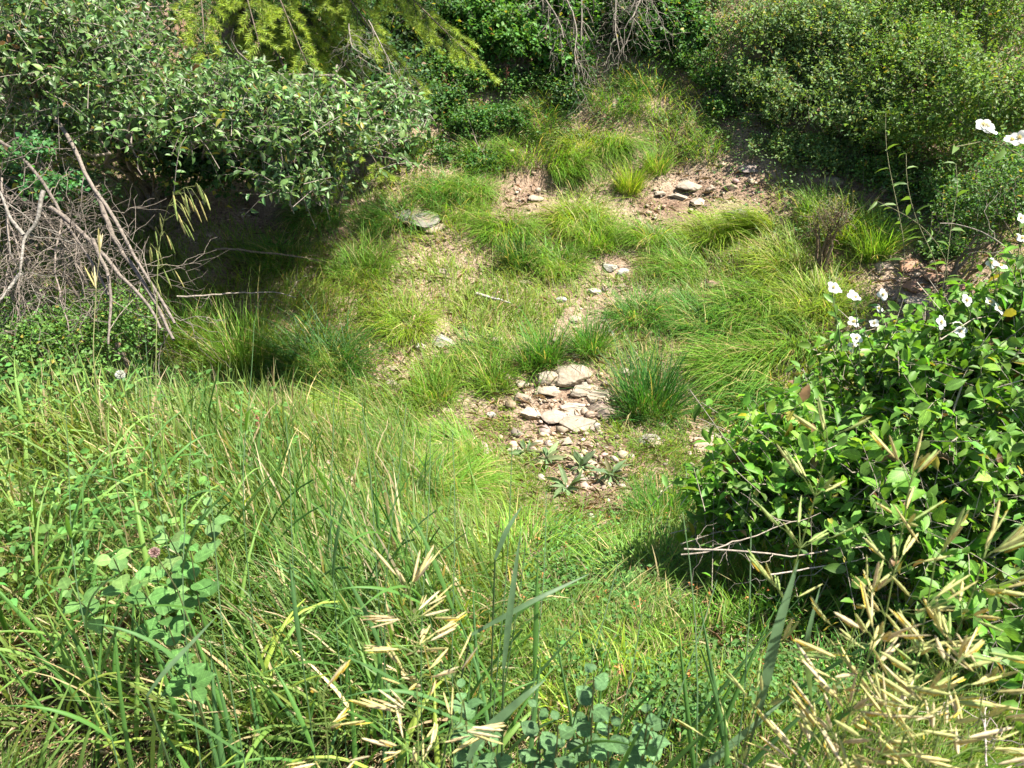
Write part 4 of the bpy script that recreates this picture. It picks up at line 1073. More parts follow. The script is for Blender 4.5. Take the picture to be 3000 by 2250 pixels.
for a in [
    (1640, 2060, 1.05, 4, .2, .029, .024, BG, 'blue green round leaved plant, topmost of its patch, leaves spread flat'),
    (1470, 2120, 1.0, 4, .2, .030, .025, BG, 'blue green round leaved plant at the near side of its patch by the tall blades'),
    (1790, 2130, 1.0, 4, .2, .030, .025, BG, 'blue green round leaved plant beside the fine yellow tuft'),
    (1600, 2220, .94, 4, .2, .030, .026, BG, 'blue green round leaved plant cut by the bottom edge below its patch'),
    (1890, 2240, .95, 4, .16, .027, .030, BG, 'blue green plant in the bottom edge gap under the slanting stalk'),
    (2110, 2240, 1.0, 2, .10, .026, .022, BG, 'small blue green sprig alone near the seed head stems'),
]: leafy_plant(*a, grp='blue green round leaved plants')
G2 = (.080, .180, .045)
leafy_plant(440, 1600, 1.5, 3, .2, .056, .042, G2, 'tall broad leaved plant with a pale pink bud in the near grass', pairs=4, spread=.08)
leafy_plant(470, 1790, 1.35, 3, .12, .046, .038, G2, 'low round leaved plant below the one with the pink bud', pairs=3, spread=.08)
leafy_plant(310, 1520, 1.6, 3, .16, .055, .044, (.12, .22, .06), 'round leaved plant behind the tall broad leaved one', pairs=3, spread=.12)
leafy_plant(520, 1450, 1.8, 2, .16, .055, .044, (.12, .22, .07), 'broad leaved plant half hidden by pale blades', pairs=3, spread=.08)

# grey felted rosettes in the dry channel
def rosette(px, py, n, L, W, col, label, mat=M_BROADM):
    n = n + 7; W = W * .8; L = L * rng.uniform(.6, .85)
    p = hit(px, py)
    e = empty('felted_plant', p, label, 'plant', 'grey leaved plants in the dry channel')
    a = np.arange(n) / n * 6.28 + rng.normal(0, .3, n)
    d = np.stack([np.cos(a), np.sin(a), rng.uniform(-.1, .8, n)], -1) + rng.normal(0, .25, (n, 3))
    org = np.tile(p + np.array([0, 0, .02]), (n, 1)) + d * .01
    Ls = L * rng.uniform(.45, 1.25, n); cr = jit(col, n, .2, .08); cr[:2] = jit((.22, .17, .09), 2)
    leaf_objects(e, org, d, np.array([0, 0, 1.]) + rng.normal(0, .7, (n, 3)), Ls, Ls * W / L, cr, LANCE, mat)
GF = (.14, .215, .095)
rosette(1600, 1355, 10, .15, .05, GF, 'grey green felted rosette at the upper side of the channel')
rosette(1700, 1375, 12, .15, .055, GF, 'widest grey green felted rosette beside the pale stone')
rosette(1790, 1400, 10, .13, .045, GF, 'small felted rosette on the side of the grey domed rock')
rosette(1540, 1330, 8, .11, .04, GF, 'low felted rosette by the small tan stone')
rosette(1660, 1440, 9, .14, .045, GF, 'lowest felted rosette with leaves hanging over soil')

# ------------------------------------------------------------------ the right-hand flowering shrub
def flower(parent, c, nrm, s, gid=0):
    B = basis(np.cross(nrm, [.3, 1, .2])[None], np.asarray(nrm)[None])[0]
    base = np.array(parent.location)
    cen = link(bpy.data.objects.new('flower', FL_C), parent)
    M = np.eye(4); M[:3, :3] = B * s; M[:3, 3] = c - base
    cen.matrix_basis = Matrix(M.tolist())
    off = random.uniform(0, 6)
    for k in range(4):
        o = link(bpy.data.objects.new('petal', FL_P), cen)
        o.matrix_basis = Matrix.Rotation(off + k * math.pi / 2, 4, 'Z') @ Matrix.Rotation(random.uniform(-.45, .1), 4, 'Y')
def stamens():
    ps = []
    for i in range(16):
        a = i * 2.4; r = .08 + .07 * (i % 3)
        ps.append((np.array([[0, 0, 0], [r * .6 * math.cos(a), r * .6 * math.sin(a), .12], [r * math.cos(a), r * math.sin(a), .24]]), np.array([.02, .018, .03]), np.array((.72, .66, .35))))
    return tubes(ps, 4)
V, F, C = stamens(); FL_C = mesh('stamens', V, F, M_SEED, C)
pv, pf = oval(7, -.5, .05); pv = pv * np.array([.62, .62, .6]) + np.array([.04, 0, .02])
FL_P = mesh('petal', pv, pf, M_PETAL, (.66, .67, .63), True)

RG = (.120, .255, .034)
ells_r = [E(2560, 1330, 2.35, .42, .35, .22, 3), E(2850, 1150, 2.3, .40, .4, .30, 3), E(2300, 1420, 2.35, .36, .26, .13, 1.7), E(2800, 1480, 2.1, .42, .35, .28, 3),
          E(2650, 1080, 2.7, .40, .3, .14, 1.6), E(2930, 1780, 1.9, .24, .35, .30, 1.2), E(2150, 1480, 2.35, .16, .16, .08, .5), E(2450, 1220, 2.6, .28, .2, .13, 1), E(2980, 930, 2.4, .22, .3, .25, 1),
          E(2560, 1640, 2.15, .26, .22, .12, .5), E(3150, 1350, 2.2, .3, .4, .5, 1.2)]
base_r = P(2800, 1500, 2.5); base_r[2] = H(base_r[0], base_r[1])
right = shrub('flowering_shrub', 'glossy green shrub with white four petalled flowers filling the near right bank', 'shrub', base_r, ells_r, 2000, 7, .050, .026, RG, M_LEAF, LEAF8,
              parts=300, stems=18, bark=(.30, .26, .20), wood=.008, tw_len=.26, gap=.46, up=.45, seed=4, twig_r=.0016)
FLW = [(2450, 850), (2497, 866), (2585, 864), (2572, 905), (2500, 944), (2560, 948), (2830, 880), (2900, 888), (2925, 905), (2755, 945), (2808, 955), (2812, 972), (2508, 992), (2500, 1018),
       (2904, 772), (2930, 780), (2990, 640), (2992, 700), (2440, 843), (2506, 872)]
fl_paths = []; fo, fd, fn = [], [], []
for i, (x, y) in enumerate(FLW):
    c = P(x, y, (2.5 if x < 2620 else 2.25) + .06 * math.sin(i * 2)); fl = norm(np.array([.15, -.45, .8]) + rnd_dir(1)[0] * .3)
    flower(right, c, fl, .030 * random.uniform(.8, 1.15))
    st = P(x + random.uniform(-20, 90), y + random.uniform(120, 220), 2.45 if x < 2620 else 2.3)
    path = crooked(c - fl * .006, st, 6, .06)
    fl_paths.append((path, np.linspace(.0012, .002, 6), np.array((.10, .13, .05))))
    for q in range(4):
        at = path[1 + q % 4]; fo.append(at); fd.append(norm(rnd_dir(1)[0] + np.array([0, 0, .1]))); fn.append(norm(np.array([0, 0, 1.]) + rnd_dir(1)[0] * .5))
V, F, C = tubes(fl_paths, 4); put('flower_stalks', V, F, M_BARK, C, right, kind='stuff')
fo, fd, fn = map(np.array, (fo, fd, fn)); Lx = rng.uniform(.03, .055, len(fo))
V, F, C = leaves(fo, fd, fn, Lx, Lx * .5, jit(RG, len(fo)), LEAF8); put('flower_leaves', V, F, M_GLOSS, C, right, kind='stuff')

# flowering twig that reaches in higher up, and the tall lance leaved sprigs
def sprig(pts, n, L, W, col, label, flowers=(), tmpl=LANCE, mat=M_LEAF, name='leafy_sprig', cat='sprig', r=.003, rows=2, dr=.25):
    pts = [np.asarray(q, float) for q in pts]
    root = pts[0].copy()
    if root[2] > H(root[0], root[1]):
        g = root.copy(); g[0] += .05; g[2] = H(g[0], g[1]); pts = [g] + pts; root = g
    e = empty(name, root, label, cat)
    sp = spline(pts, 24)
    V, F, C = tubes([(sp, np.linspace(r, r * .4, 24), np.array((.20, .19, .10)))], 5); put('stem', V, F, M_BARK, C, e, smooth=True)
    i = np.linspace(5, 23, n); org = np.stack([np.interp(i, np.arange(24), sp[:, j]) for j in range(3)], -1)
    tg = norm(np.gradient(sp, axis=0))[np.round(i).astype(int)]
    u = norm(np.cross(tg, np.array([0, 0, 1.]) + .01)); v = np.cross(tg, u)
    a = np.arange(n) * 2.4 + rng.normal(0, .3, n)
    d = norm(u * np.cos(a)[:, None] + v * np.sin(a)[:, None] + tg * .5 + np.array([0, 0, -dr]))
    Ls = L * rng.uniform(.6, 1.15, n)
    leaf_objects(e, org, d, np.array([.2, -.2, 1.]) + rng.normal(0, .35, (n, 3)), Ls, Ls * W / L, jit(col, n, .15, .06), tmpl, mat)
    for f in flowers: flower(e, np.asarray(f), norm(np.array([0, -.5, .7]) + rnd_dir(1)[0] * .3), .036)
    return e
LG = (.120, .210, .045)
sprig([P(2660, 760, 3.4), P(2620, 560, 3.4), P(2590, 420, 3.4), P(2595, 330, 3.4)], 18, .085, .024, LG, 'tallest upright sprig of long drooping leaves before the thicket')
sprig([P(2760, 800, 3.3), P(2680, 640, 3.3), P(2650, 520, 3.3), P(2655, 450, 3.3)], 20, .085, .024, LG, 'middle sprig of long drooping leaves beside the tallest one')
sprig([P(2770, 820, 3.2), P(2790, 620, 3.2), P(2815, 560, 3.2), P(2800, 480, 3.2)], 18, .08, .024, LG, 'sprig of long leaves rising beneath the white flower pair')
sprig([P(2790, 780, 3.3), P(2720, 670, 3.3), P(2640, 620, 3.3), P(2570, 590, 3.3)], 18, .08, .022, LG, 'leafy sprig bending low over the red bank')
sprig([P(3100, 620, 2.2), P(3020, 460, 2.2), P(2930, 400, 2.2), P(2880, 390, 2.2), P(2800, 430, 2.2)], 26, .06, .022, LG, 'flowering twig reaching in above the rest with two flower clusters',
      [P(2878, 368, 2.2), P(2900, 385, 2.2), P(2892, 372, 2.2), P(2962, 412, 2.2), P(2985, 405, 2.2)])

# ------------------------------------------------------------------ the thicket on the far right bank and the other background shrubs
sg = (.135, .220, .072)
def base_of(ells, dy=.2):
    c = np.mean([q[0] for q in ells], 0); return np.array([c[0], c[1] + dy, H(c[0], c[1] + dy)])
thk = [E(2370, 260, 6.8, .62, .55, .36, 2), E(2190, 230, 99, .32, .4, .22, .9), E(2520, 130, 6.9, .8, .6, .5, 2.5), E(2300, 90, 7.2, .8, .6, .45, 2), E(2560, 320, 6.3, .5, .45, .25, 1.5)]
shrub('thicket_shrub', 'dense grey green small leaved shrub nearest the bare upper slope', 'shrub', base_of(thk), thk, 5000, 8, .034, .020, sg, tmpl=LEAF4, stems=10, tw_len=.24, gap=.40, seed=11, up=.7)
thk = [E(2800, 200, 6.0, .8, .7, .5, 2), E(2950, 320, 5.5, .6, .6, .45, 2), E(2740, 370, 5.9, .55, .5, .28, 1.5), E(2900, 40, 6.5, .9, .7, .6, 2), E(2700, 40, 6.8, .8, .6, .5, 1.5)]
shrub('thicket_shrub', 'yellower small leaved shrub climbing the far bank behind the flowering twig', 'shrub', base_of(thk), thk, 5400, 8, .032, .020, (.125, .215, .045), tmpl=LEAF4, stems=10, tw_len=.24, gap=.40, seed=19, up=.7)
thk = [E(2940, 620, 4.6, .42, .4, .35, 1.5), E(2980, 520, 4.9, .4, .4, .35, 1)]
shrub('thicket_shrub', 'low vivid green small leaved shrub under the flowering twig', 'shrub', base_of(thk), thk, 1300, 8, .024, .014, (.075, .165, .035), tmpl=LEAF4, stems=6, tw_len=.16, gap=.38, seed=23, up=.7)
thk = [E(2280, 420, 99, .3, .3, .14, 1), E(2440, 450, 99, .42, .35, .2, 1.3), E(2230, 330, 99, .25, .3, .16, .7)]
shrub('thicket_shrub', 'small low bush on the slope above the mauve rock', 'shrub', base_of(thk, .05), thk, 2000, 7, .028, .017, sg, tmpl=LEAF4, stems=6, tw_len=.15, gap=.42, seed=29, up=.6)
thk = [E(2600, 500, 99, .3, .3, .2, 1), E(2740, 560, 99, .35, .3, .2, 1), E(2560, 640, 99, .25, .25, .12, .7), E(2860, 620, 99, .3, .3, .2, 1), E(2780, 720, 99, .25, .2, .1, .5)]
shrub('thicket_shrub', 'low ragged bush around the feet of the long leaved sprigs', 'shrub', base_of(thk, .05), thk, 2400, 7, .028, .017, (.10, .20, .045), tmpl=LEAF4, stems=8, tw_len=.18, gap=.42, seed=31, up=.8)
thk = [E(2090, 210, 99, .26, .3, .14, 1), E(2110, 300, 99, .2, .25, .1, .8), E(2030, 160, 99, .3, .3, .14, 1)]
shrub('weedy_bush', 'loose leafy weeds on the slope between the dark bush and the thicket', 'shrub', base_of(thk, .05), thk, 1100, 7, .03, .019, (.10, .21, .045), tmpl=LEAF4, stems=5, tw_len=.18, gap=.4, seed=131, up=1.0)
thk = [E(1380, 210, 99, .3, .3, .18, 1), E(1290, 190, 99, .3, .3, .2, 1), E(1500, 230, 99, .25, .25, .12, .8), E(1600, 220, 99, .25, .25, .12, .8)]
shrub('weedy_bush', 'mid green weeds filling the slope behind the fir tips', 'shrub', base_of(thk, .05), thk, 1500, 7, .032, .02, (.085, .19, .04), tmpl=LEAF4, stems=5, tw_len=.18, gap=.38, seed=137, up=1.0)
thk = [E(1520, 110, 99, .55, .45, .32, 2), E(1400, 40, 99, .55, .5, .35, 1.5), E(1650, 150, 99, .3, .3, .2, 1), E(1650, 10, 99, .6, .5, .35, 1.2)]
shrub('leafy_bush', 'bright green leafy bush above the head of the gully', 'shrub', base_of(thk), thk, 3000, 8, .044, .031, (.085, .200, .040), tmpl=LEAF4, stems=6, tw_len=.2, gap=.40, seed=37)
thk = [E(1665, 285, 99, .18, .2, .2, 1), E(1690, 210, 99, .22, .2, .18, 1)]
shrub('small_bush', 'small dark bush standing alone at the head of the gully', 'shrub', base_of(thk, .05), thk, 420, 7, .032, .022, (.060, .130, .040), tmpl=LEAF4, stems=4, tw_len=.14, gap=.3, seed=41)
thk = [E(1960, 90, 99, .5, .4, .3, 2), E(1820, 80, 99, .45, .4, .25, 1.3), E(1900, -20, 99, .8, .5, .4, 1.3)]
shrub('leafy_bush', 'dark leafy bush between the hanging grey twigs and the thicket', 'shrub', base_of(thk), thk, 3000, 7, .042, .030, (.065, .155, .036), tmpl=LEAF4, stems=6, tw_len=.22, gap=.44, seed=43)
thk = [E(1380, 350, 99, .32, .25, .16, 1), E(1300, 290, 99, .35, .2, .2, 1), E(1480, 330, 99, .3, .25, .12, .9), E(1250, 430, 99, .3, .25, .12, .9), E(1400, 450, 99, .25, .3, .07, .6)]
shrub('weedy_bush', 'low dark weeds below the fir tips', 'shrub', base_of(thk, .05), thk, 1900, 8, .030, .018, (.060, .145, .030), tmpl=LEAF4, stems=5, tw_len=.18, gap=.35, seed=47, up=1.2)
thk = [E(200, 960, 3.3, .42, .3, .16, 2), E(40, 1010, 3.1, .3, .3, .18, 1.2), E(330, 900, 3.5, .2, .2, .12, .5)]
shrub('weedy_bush', 'bushy bright weeds beneath the dead branches', 'shrub', base_of(thk, .05), thk, 1100, 8, .020, .012, (.090, .180, .035), tmpl=LEAF4, stems=5, tw_len=.16, gap=.36, seed=53, up=1.2)
thk = [E(2440, 620, 5.5, .2, .2, .16, 1)]
shrub('weedy_bush', 'thin twiggy weed above the loose yellow tuft', 'shrub', base_of(thk, .05), thk, 300, 4, .016, .008, (.10, .12, .05), tmpl=LEAF4, stems=9, tw_len=.2, gap=.2, seed=59, up=1.3, bark=(.2, .14, .10))

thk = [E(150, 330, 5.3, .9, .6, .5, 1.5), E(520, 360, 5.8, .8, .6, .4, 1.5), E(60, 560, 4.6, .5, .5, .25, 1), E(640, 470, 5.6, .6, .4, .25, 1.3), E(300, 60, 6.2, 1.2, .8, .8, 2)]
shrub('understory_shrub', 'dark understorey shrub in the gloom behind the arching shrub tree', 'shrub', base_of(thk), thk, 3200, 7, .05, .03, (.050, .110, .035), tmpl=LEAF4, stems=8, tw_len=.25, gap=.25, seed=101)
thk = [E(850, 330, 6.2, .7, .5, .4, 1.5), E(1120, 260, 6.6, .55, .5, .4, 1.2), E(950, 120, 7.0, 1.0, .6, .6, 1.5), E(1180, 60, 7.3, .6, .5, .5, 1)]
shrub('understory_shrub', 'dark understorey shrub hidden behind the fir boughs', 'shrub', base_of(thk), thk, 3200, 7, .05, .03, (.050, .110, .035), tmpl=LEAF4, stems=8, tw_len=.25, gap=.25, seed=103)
# far trees that close the view and shade the head of the gully
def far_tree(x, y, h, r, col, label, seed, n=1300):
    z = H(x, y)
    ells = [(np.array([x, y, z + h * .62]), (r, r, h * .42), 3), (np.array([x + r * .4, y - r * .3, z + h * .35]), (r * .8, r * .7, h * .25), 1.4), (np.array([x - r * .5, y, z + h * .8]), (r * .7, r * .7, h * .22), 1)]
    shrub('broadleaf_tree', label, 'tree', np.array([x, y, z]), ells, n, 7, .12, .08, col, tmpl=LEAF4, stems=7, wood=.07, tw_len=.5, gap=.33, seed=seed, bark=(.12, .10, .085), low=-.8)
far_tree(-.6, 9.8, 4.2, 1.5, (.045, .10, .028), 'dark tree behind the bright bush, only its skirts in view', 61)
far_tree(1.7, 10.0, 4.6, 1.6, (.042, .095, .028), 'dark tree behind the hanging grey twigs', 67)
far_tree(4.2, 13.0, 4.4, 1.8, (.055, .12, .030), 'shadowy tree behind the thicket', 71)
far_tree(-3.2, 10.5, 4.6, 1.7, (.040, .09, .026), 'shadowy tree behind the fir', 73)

# ------------------------------------------------------------------ dead twigs
GREY = (.175, .145, .118)
def dead(name, label, mains, n_tw, tw=(.2, .5), col=GREY, r=.012, cat='dead branch', group=None, bias=(0, 0, -.3), sub=3, tr=.0022):
    mains = [[np.asarray(q, float) for q in m] for m in mains]
    e = empty(name, mains[0][-1], label, cat, group)
    lines = []
    for m in mains:
        p = spline(m, 16); w = rng.normal(0, .012, (16, 3)); w[1:-1] = (w[:-2] + w[1:-1] + w[2:]) / 3; p = p + w * min(1, np.linalg.norm(p[-1] - p[0]) / 1.2); lines.append(p)
        V, F, C = tubes([(p, np.linspace(r, r * .45, 16) * rng.uniform(.8, 1.1), np.array(col) * rng.uniform(.85, 1.15))], 7)
        put('branch', V, F, M_BARK, C, e, smooth=True)
    ps = []
    for i in range(n_tw):
        p = lines[rng.integers(len(lines))]; q = p[rng.integers(1, 15)]
        d = norm(rnd_dir(1)[0] + np.array(bias)); l = rng.uniform(*tw)
        c = crooked(q, q + d * l, 8, .13); k = np.array(col) * rng.uniform(.6, 1.25)
        ps.append((c, np.linspace(tr, tr * .4, 8), k))
        for j in range(sub):
            s = c[rng.integers(2, 7)]
            ps.append((crooked(s, s + norm(d + rnd_dir(1)[0] * 1.1) * l * .5, 6, .14), np.linspace(tr * .6, tr * .25, 6), k))
    if ps:
        V, F, C = tubes(ps, 4); put('twigs', V, F, M_BARK, C, e, kind='stuff')
    return e
GR = 'dead branches leaning below the left shrub'
dead('dead_branch', 'thick dead branch sloping down from the shrub, forked at its foot', [line((110, 240, 3.9), (200, 400, 3.6), (280, 560, 3.4), (400, 760, 3.2), (520, 930, 3.05)),
     line((290, 575, 3.4), (330, 700, 3.3), (440, 860, 3.15), (500, 990, 3.0))], 16, r=.013, group=GR)
dead('dead_branch', 'long dead branch entering at the photo edge and running beside the thick one', [line((-40, 380, 3.6), (50, 450, 3.5), (170, 600, 3.35), (260, 740, 3.2), (310, 850, 3.1)),
     line((150, 590, 3.35), (260, 700, 3.25), (420, 880, 3.1), (480, 960, 3.05))], 22, r=.0105, group=GR)
dead('dead_branch', 'pale forked branch standing in the tangle', [line((128, 560, 3.1), (105, 660, 3.1), (72, 690, 3.1), (60, 800, 3.05)), line((72, 690, 3.1), (30, 640, 3.1), (0, 560, 3.1)), line((60, 800, 3.05), (0, 880, 3.0))], 6, r=.009, col=(.25, .225, .19), group=GR)
dead('dead_branch', 'bent grey branch hanging straight down through the tangle', [line((270, 700, 3.15), (315, 800, 3.1), (325, 920, 3.05), (320, 1010, 3.0))], 6, r=.009, group=GR)
dead('twig_tangle', 'dense tangle of fine dead twigs under the shrub', [line((-60, 480, 3.7), (120, 620, 3.5), (260, 820, 3.3)), line((20, 600, 3.4), (60, 760, 3.2), (50, 960, 3.1)), line((180, 640, 3.5), (160, 800, 3.3), (200, 960, 3.1)),
     line((0, 520, 3.3), (30, 720, 3.2), (0, 900, 3.1))], 150, (.12, .42), r=.005, sub=3, tr=.0019, cat='twig tangle', col=(.20, .165, .135))
dead('fallen_twig', 'pale crooked twig lying out across the shaded grass', [line((520, 872, 3.6), (600, 866, 3.65), (680, 858, 3.75), (760, 850, 3.85), (870, 872, 3.9))], 4, (.08, .2), r=.005, col=(.26, .22, .18), tr=.0016, cat='twig')
a_, b_ = hit(1395, 880), hit(1500, 905)
dead('bleached_log', 'short bleached log lying in the sunny grass', [[a_ + [0, 0, .05], (a_ + b_) / 2 + [0, 0, .05], b_ + [0, 0, .04]]], 3, (.1, .2), r=.016, col=(.40, .37, .32), bias=(0, 0, 1.5), sub=0, cat='log')
a_, b_ = hit(1020, 790), hit(640, 750)
dead('fallen_twig', 'long brown stick half hidden in the shaded grass', [[b_ + [0, 0, .06], (a_ + b_) / 2 + [0, 0, .07], a_ + [0, 0, .04]]], 5, (.1, .25), r=.011, col=(.26, .19, .14), cat='stick', sub=0)
dead('thorny_twig', 'long grey twig low across the dark hole, touching the near grass', [line((1990, 1595, 1.95), (2120, 1600, 1.95), (2330, 1630, 2.0), (2560, 1600, 2.1), (2800, 1570, 2.2)),
     line((2000, 1632, 1.95), (2110, 1600, 1.95), (2240, 1560, 2.05), (2400, 1500, 2.1))], 9, (.06, .2), r=.0026, col=(.30, .25, .20), bias=(-.4, 0, 0), tr=.0012, cat='twig', sub=1)
dead('thorny_twig', 'straight grey twig slanting up through the dark hole', [line((2250, 1690, 1.95), (2420, 1658, 2.0), (2600, 1620, 2.05))], 4, (.06, .2), r=.0026, col=(.34, .29, .24), bias=(-.4, 0, 0), tr=.0012, cat='twig', sub=1)
dead('bare_twig', 'bare grey twig slanting out above the cracked pinkish rock', [line((2260, 1330, 2.5), (2160, 1275, 2.5), (2090, 1245, 2.5), (2040, 1225, 2.55))], 5, (.04, .12), r=.0026, col=(.26, .22, .18), tr=.001, cat='twig', sub=1, bias=(-1, 0, .2))
dead('bare_twig', 'long curved bare twig at the edge above the upper flowers', [line((3020, 800, 2.6), (2940, 720, 2.6), (2860, 670, 2.65), (2790, 650, 2.7), (2750, 655, 2.7))], 3, (.05, .15), r=.0035, col=(.34, .29, .23), tr=.0012, cat='twig', sub=1)
dead('bare_twig', 'forked bare twig on top of the glossy leaves', [line((3020, 1300, 2.0), (2900, 1340, 2.05), (2830, 1370, 2.05)), line((2900, 1340, 2.05), (2830, 1290, 2.1), (2780, 1250, 2.1))], 8, (.05, .16), r=.0026, col=(.34, .30, .26), tr=.0011, cat='twig', sub=1)
dead('bare_twig', 'fine leafless twig at the bottom corner past the seed heads', [line((2890, 2250, 1.2), (2885, 2120, 1.25), (2890, 2060, 1.3))], 8, (.05, .15), r=.0016, col=(.4, .34, .28), tr=.0009, cat='twig', sub=2)
dead('hanging_branches', 'curtain of grey hanging dead twigs above the head of the gully', [line((1810, -120, 7.1), (1800, 60, 7.0), (1815, 150, 6.95)), line((1700, -100, 7.1), (1705, 40, 7.1), (1700, 120, 7.05)), line((1640, -60, 7.1), (1690, 80, 7.0), (1685, 190, 6.9)),
     line((1560, -60, 7.2), (1640, 60, 7.1), (1650, 110, 7.0)), line((1900, -60, 7.1), (1850, 60, 7.0))], 100, (.25, .6), r=.011, col=(.22, .19, .155), bias=(0, 0, -1.3), sub=3, tr=.0042)
dead('hanging_branches', 'thin grey twigs hanging before the fir tips', [line((1080, 60, 4.3), (1110, 120, 4.25), (1160, 210, 4.2)), line((1020, 70, 4.2), (1030, 140, 4.2), (1080, 170, 4.2))], 26, (.1, .3), r=.004, col=(.26, .22, .18), bias=(.2, 0, -1.0), sub=2, tr=.0014)

# ------------------------------------------------------------------ the broadleaf shrub tree on the left
LL_ = (.095, .175, .048)
ells_l = [E(600, 330, 3.9, .55, .5, .28, 3), E(900, 380, 3.8, .52, .45, .26, 3), E(250, 230, 3.9, .55, .5, .42, 3), E(1120, 330, 4.1, .28, .35, .22, 1.2), E(80, 120, 3.8, .4, .5, .4, 1.6), E(640, 230, 4.2, .35, .35, .18, .9),
          E(300, 110, 4.3, .5, .5, .35, 1.6), E(130, 400, 3.8, .22, .3, .16, .6), E(880, 500, 3.7, .24, .3, .1, .7), E(-150, 250, 4.0, .4, .6, .5, 1), E(130, -100, 4.6, .6, .6, .4, 1)]
base_l = hit(470, 680)
base_l = np.array([base_l[0] - .15, base_l[1] + .4, 0]); base_l[2] = H(base_l[0], base_l[1])
shrub('shrub_tree', 'wide arching shrub tree with grey green oval leaves over the dark hollow', 'tree', base_l, ells_l, 3700, 7, .042, .021, LL_, M_GLOSS, LEAF8, parts=300, stems=12, bark=(.24, .20, .165), wood=.020, tw_len=.22,
      gap=.33, up=.25, seed=83, twig_r=.002)
thk = [E(90, 430, 3.55, .12, .14, .07, 1), E(150, 540, 3.5, .14, .14, .07, 1)]
shrub('low_sprout', 'bright small leaved sprouts between the dead branches', 'shrub', base_of(thk, .05), thk, 220, 7, .022, .017, (.06, .17, .05), tmpl=LEAF4, stems=3, tw_len=.1, gap=.2, seed=89)

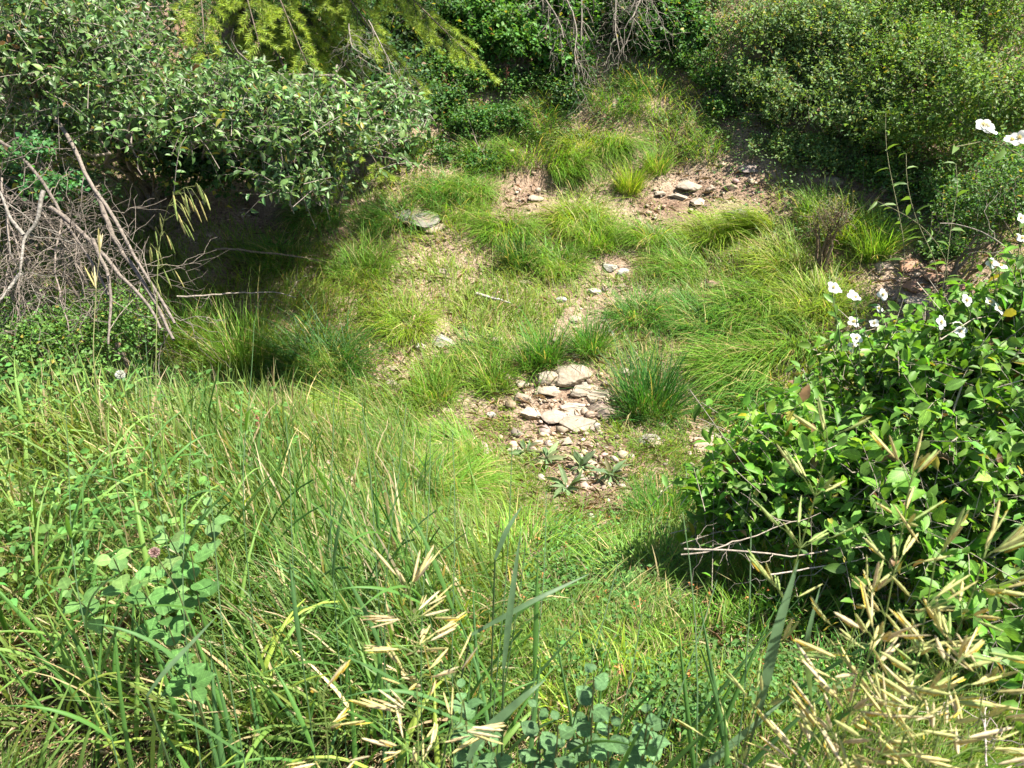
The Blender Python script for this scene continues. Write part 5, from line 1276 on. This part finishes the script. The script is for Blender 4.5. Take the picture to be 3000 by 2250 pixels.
# ------------------------------------------------------------------ the fir: trunk, boughs, needles
def fir():
    tx, ty = -2.1, 6.3
    z = H(tx, ty)
    e = empty('fir_tree', (tx, ty, z), 'fir tree whose drooping boughs with bright yellow green tips reach into the clearing', 'tree')
    tp = np.array([[tx, ty, z - .1], [tx + .03, ty, z + 1.5], [tx, ty + .03, z + 3.5], [tx, ty, z + 7]])
    V, F, C = tubes([(spline(tp, 14), np.linspace(.13, .02, 14), np.array((.14, .105, .08)))], 12)
    put('trunk', V, F, M_BARK, C, e, smooth=True)
    def bough(tipp, start_z, width=.5, dens=1.0, shoots=26, inview=True, nl=.021):
        st = np.array([tx, ty, start_z]); tipp = np.asarray(tipp, float)
        mid = (st + tipp) / 2 + np.array([0, 0, .12 * np.linalg.norm(tipp - st)])
        ax = spline([st, mid, tipp], 30)
        bo = put('bough', *(lambda q: (q[0], q[1], M_BARK, q[2]))(tubes([(ax, np.linspace(.013, .0025, 30), np.array((.13, .10, .075)))], 6)), e, smooth=True)
        O, D, CC, paths = [], [], [], []
        Lb = np.linalg.norm(tipp - st)
        for i in range(shoots):
            for sd in (-1, 1):
                f = .3 + .7 * (i + rng.random()) / shoots
                q = np.array([np.interp(f * 29, np.arange(30), ax[:, j]) for j in range(3)])
                tg = norm(ax[min(29, int(f * 29) + 1)] - ax[int(f * 29) - 1])
                sv = norm(np.cross(tg, [0, 0, 1.])) * sd
                l = width * (1.05 - f * .75) * rng.uniform(.6, 1.15)
                d = norm(tg * 1.0 + sv * rng.uniform(.5, 1.0) + np.array([0, 0, -.12]) + rnd_dir(1)[0] * .15)
                k = 5; t = np.linspace(0, 1, k)[:, None]
                sp = q + d * l * t + np.array([0, 0, -1]) * (rng.uniform(.02, .22) * l) * t ** 1.8
                paths.append((sp, np.linspace(.0022, .001, k), np.array((.26, .20, .12))))
                subs = [(sp, l)]
                for j in range(int(5 * l / .3) + 1 if inview else 3):           # side shoots of the shoot
                    s0 = sp[rng.integers(1, 5)]; s2 = rng.choice([-1, 1])
                    dd = norm(d * .9 + norm(np.cross(d, [0, 0, 1.])) * s2 * .9 + np.array([0, 0, -.12]))
                    l2 = l * rng.uniform(.2, .42)
                    p2 = s0 + dd * l2 * t + np.array([0, 0, -1]) * .1 * l2 * t ** 2
                    subs.append((p2, l2))
                    if inview: paths.append((p2, np.linspace(.0014, .0008, k), np.array((.28, .24, .12))))
                for sp_, ll in subs:
                    m = int(ll * 800 * dens)
                    if m < 4: continue
                    u = rng.random(m)
                    o = np.stack([np.interp(u * 4, np.arange(5), sp_[:, j]) for j in range(3)], -1)
                    ax_ = norm(sp_[-1] - sp_[0])
                    rd = norm(np.cross(np.tile(ax_, (m, 1)), rnd_dir(m)))
                    dn = norm(rd + ax_ * .75)
                    O.append(o); D.append(dn)
                    young = np.clip((u * ll + (.13 - ll)) / .13, 0, 1)[:, None]   # the year's growth at each tip, brightened to stand in for missing sun
                    CC.append(np.array([.050, .110, .022]) * (1 - young) + np.array([.38, .50, .065]) * young)
        O, D, CC = np.concatenate(O), np.concatenate(D), np.concatenate(CC); m = len(O)
        Ln = nl * rng.uniform(.75, 1.15, m)
        V, F, C = leaves(O, D, rnd_dir(m), Ln, Ln * .085, jit(CC, m, .15, .06), NEEDLE)
        nd = put('needles', V - np.array(e.location) * 0, F, M_NEEDLE, C, e, kind='stuff')
        nd.parent = bo
        V, F, C = tubes(paths, 3); tw = put('twigs', V, F, M_BARK, C, e, kind='stuff'); tw.parent = bo
    B = [((1390, 175), 4.6, .50, z + 2.3, .032), ((1250, 60), 5.2, .45, z + 2.7, .032), ((1120, 130), 4.4, .46, z + 2.4, .032), ((900, 190), 4.2, .42, z + 2.4, .032), ((760, 130), 4.0, .42, z + 2.5, .032),
         ((1130, 520), 4.7, .30, z + 1.7, .032), ((1010, 560), 4.5, .28, z + 1.55, .032), ((600, 130), 4.0, .40, z + 2.4, .032), ((1000, -10), 4.9, .5, z + 2.9, .032), ((1230, 250), 5.2, .35, z + 2.1, .032),
         ((1300, 120), 5.9, .5, z + 2.2, .036), ((1000, 60), 5.8, .55, z + 2.5, .036), ((1100, 300), 5.8, .5, z + 1.9, .036), ((800, 250), 5.4, .5, z + 2.1, .036)]
    for (px, py), d, w, sz, nl in B: bough(P(px, py, d), sz, w, 1.6 if nl < .033 else .9, 16, True, nl)
    for q in [(-.1, 5.95, 2.9), (.2, 6.3, 3.0), (-.4, 5.4, 2.8), (.1, 5.8, 3.4), (-.6, 6.2, 3.2), (.3, 6.6, 3.4), (-.9, 5.7, 3.3), (-.3, 5.2, 2.75), (-.9, 5.1, 2.8), (.4, 5.75, 2.95), (.45, 6.15, 3.1), (-.5, 5.75, 2.6), (-1.2, 5.6, 2.7), (-.1, 5.5, 2.9), (-.3, 5.1, 2.9), (-.5, 6.0, 2.75), (-1.5, 5.2, 2.6), (-.6, 5.35, 3.1), (-.7, 5.0, 2.5), (-.25, 5.0, 2.75), (-1.2, 4.9, 2.6)]:
        bough(np.array(q), q[2] + .15, .8, .5, 16, False, .055)  # unseen boughs above the frame, added to shade the gully floor
    for k in range(18):                                    # the crown above the frame
        a = k * 2.4; hz = z + 3.0 + .22 * k; l = 1.75 - .07 * k
        bough(np.array([tx + math.cos(a) * l, ty + math.sin(a) * l, hz - .35]), hz, .6, .2, 11, False, .05)
fir()

# small reddish dock seed stalks and dry red sprigs
def dock(px, py, hpx, label, col=(.26, .10, .07), n=260):
    p = hit(px, py); d = depth(p); h = hpx * d / HF * 1.2
    e = empty('dock_stalk', p, label, 'dock', 'reddish dried stalks')
    st = spline([p, p + [.01, 0, h * .5], p + [.02, 0, h]], 8)
    V, F, C = tubes([(st, np.linspace(.002, .001, 8), np.array(col))], 5); put('stem', V, F, M_STRAW, C, e)
    u = rng.uniform(.35, 1, n); org = np.stack([np.interp(u * 7, np.arange(8), st[:, j]) for j in range(3)], -1) + rng.normal(0, .012, (n, 3))
    V, F, C = leaves(org, rnd_dir(n), rnd_dir(n), rng.uniform(.004, .009, n), rng.uniform(.003, .007, n), jit(col, n, .25, .08), LEAF4)
    put('seeds', V, F, M_STRAW, C, e, kind='stuff')
dock(760, 1300, 90, 'reddish brown seed stalk before the wiry clump', n=160)
dock(1490, 200, 70, 'rust red stalk below the bright leafy bush')
dock(1480, 300, 80, 'rust red stalk among the dark weeds')
dock(1300, 290, 60, 'dull red stalk close to the fir tips')
def orange_bits():
    n = 70; px = rng.uniform(1200, 2300, n); py = rng.uniform(1540, 2100, n)
    O = np.array([hit(a, b) for a, b in zip(px, py)]); O[:, 2] += rng.uniform(.04, .14, n)
    m = n * 7; org = np.repeat(O, 7, 0) + rng.normal(0, .004, (m, 3))
    V, F, C = leaves(org, rnd_dir(m), rnd_dir(m), rng.uniform(.006, .011, m), rng.uniform(.004, .007, m), jit((.34, .15, .05), m, .25, .08), LEAF4)
    tag(put('withered_blossoms', V, F, M_STRAW, C), 'tiny orange brown withered clover blossoms dotted in the near grass', 'withered blossoms', kind='stuff')
orange_bits()
# pale pink bud of the broad leaved plant and a puffball seed head in the weeds
def ball(name, p, r, col, label, cat):
    n = 240; d = rnd_dir(n)
    e = empty(name, [p[0], p[1], H(p[0], p[1])], label, cat)
    base = np.array([p[0], p[1], H(p[0], p[1])])
    V, F, C = tubes([(crooked(base, p, 6, .03), np.linspace(.0016, .0012, 6), np.array((.2, .22, .1)))], 5); put('stem', V, F, M_GRASS, C, e)
    V, F, C = leaves(np.tile(p, (n, 1)), d, rnd_dir(n), np.full(n, r), np.full(n, r * .3), jit(col, n, .1, .03), LEAF4); put('bud', V, F, M_PETAL, C, e)
ball('pink_bud', P(452, 1618, 1.42), .011, (.5, .34, .30), 'pale pink bud of a broad leaved weed', 'flower bud')
ball('seed_ball', P(352, 1098, 2.4), .016, (.75, .75, .66), 'round whitish seed ball in the weedy bank', 'seed ball')
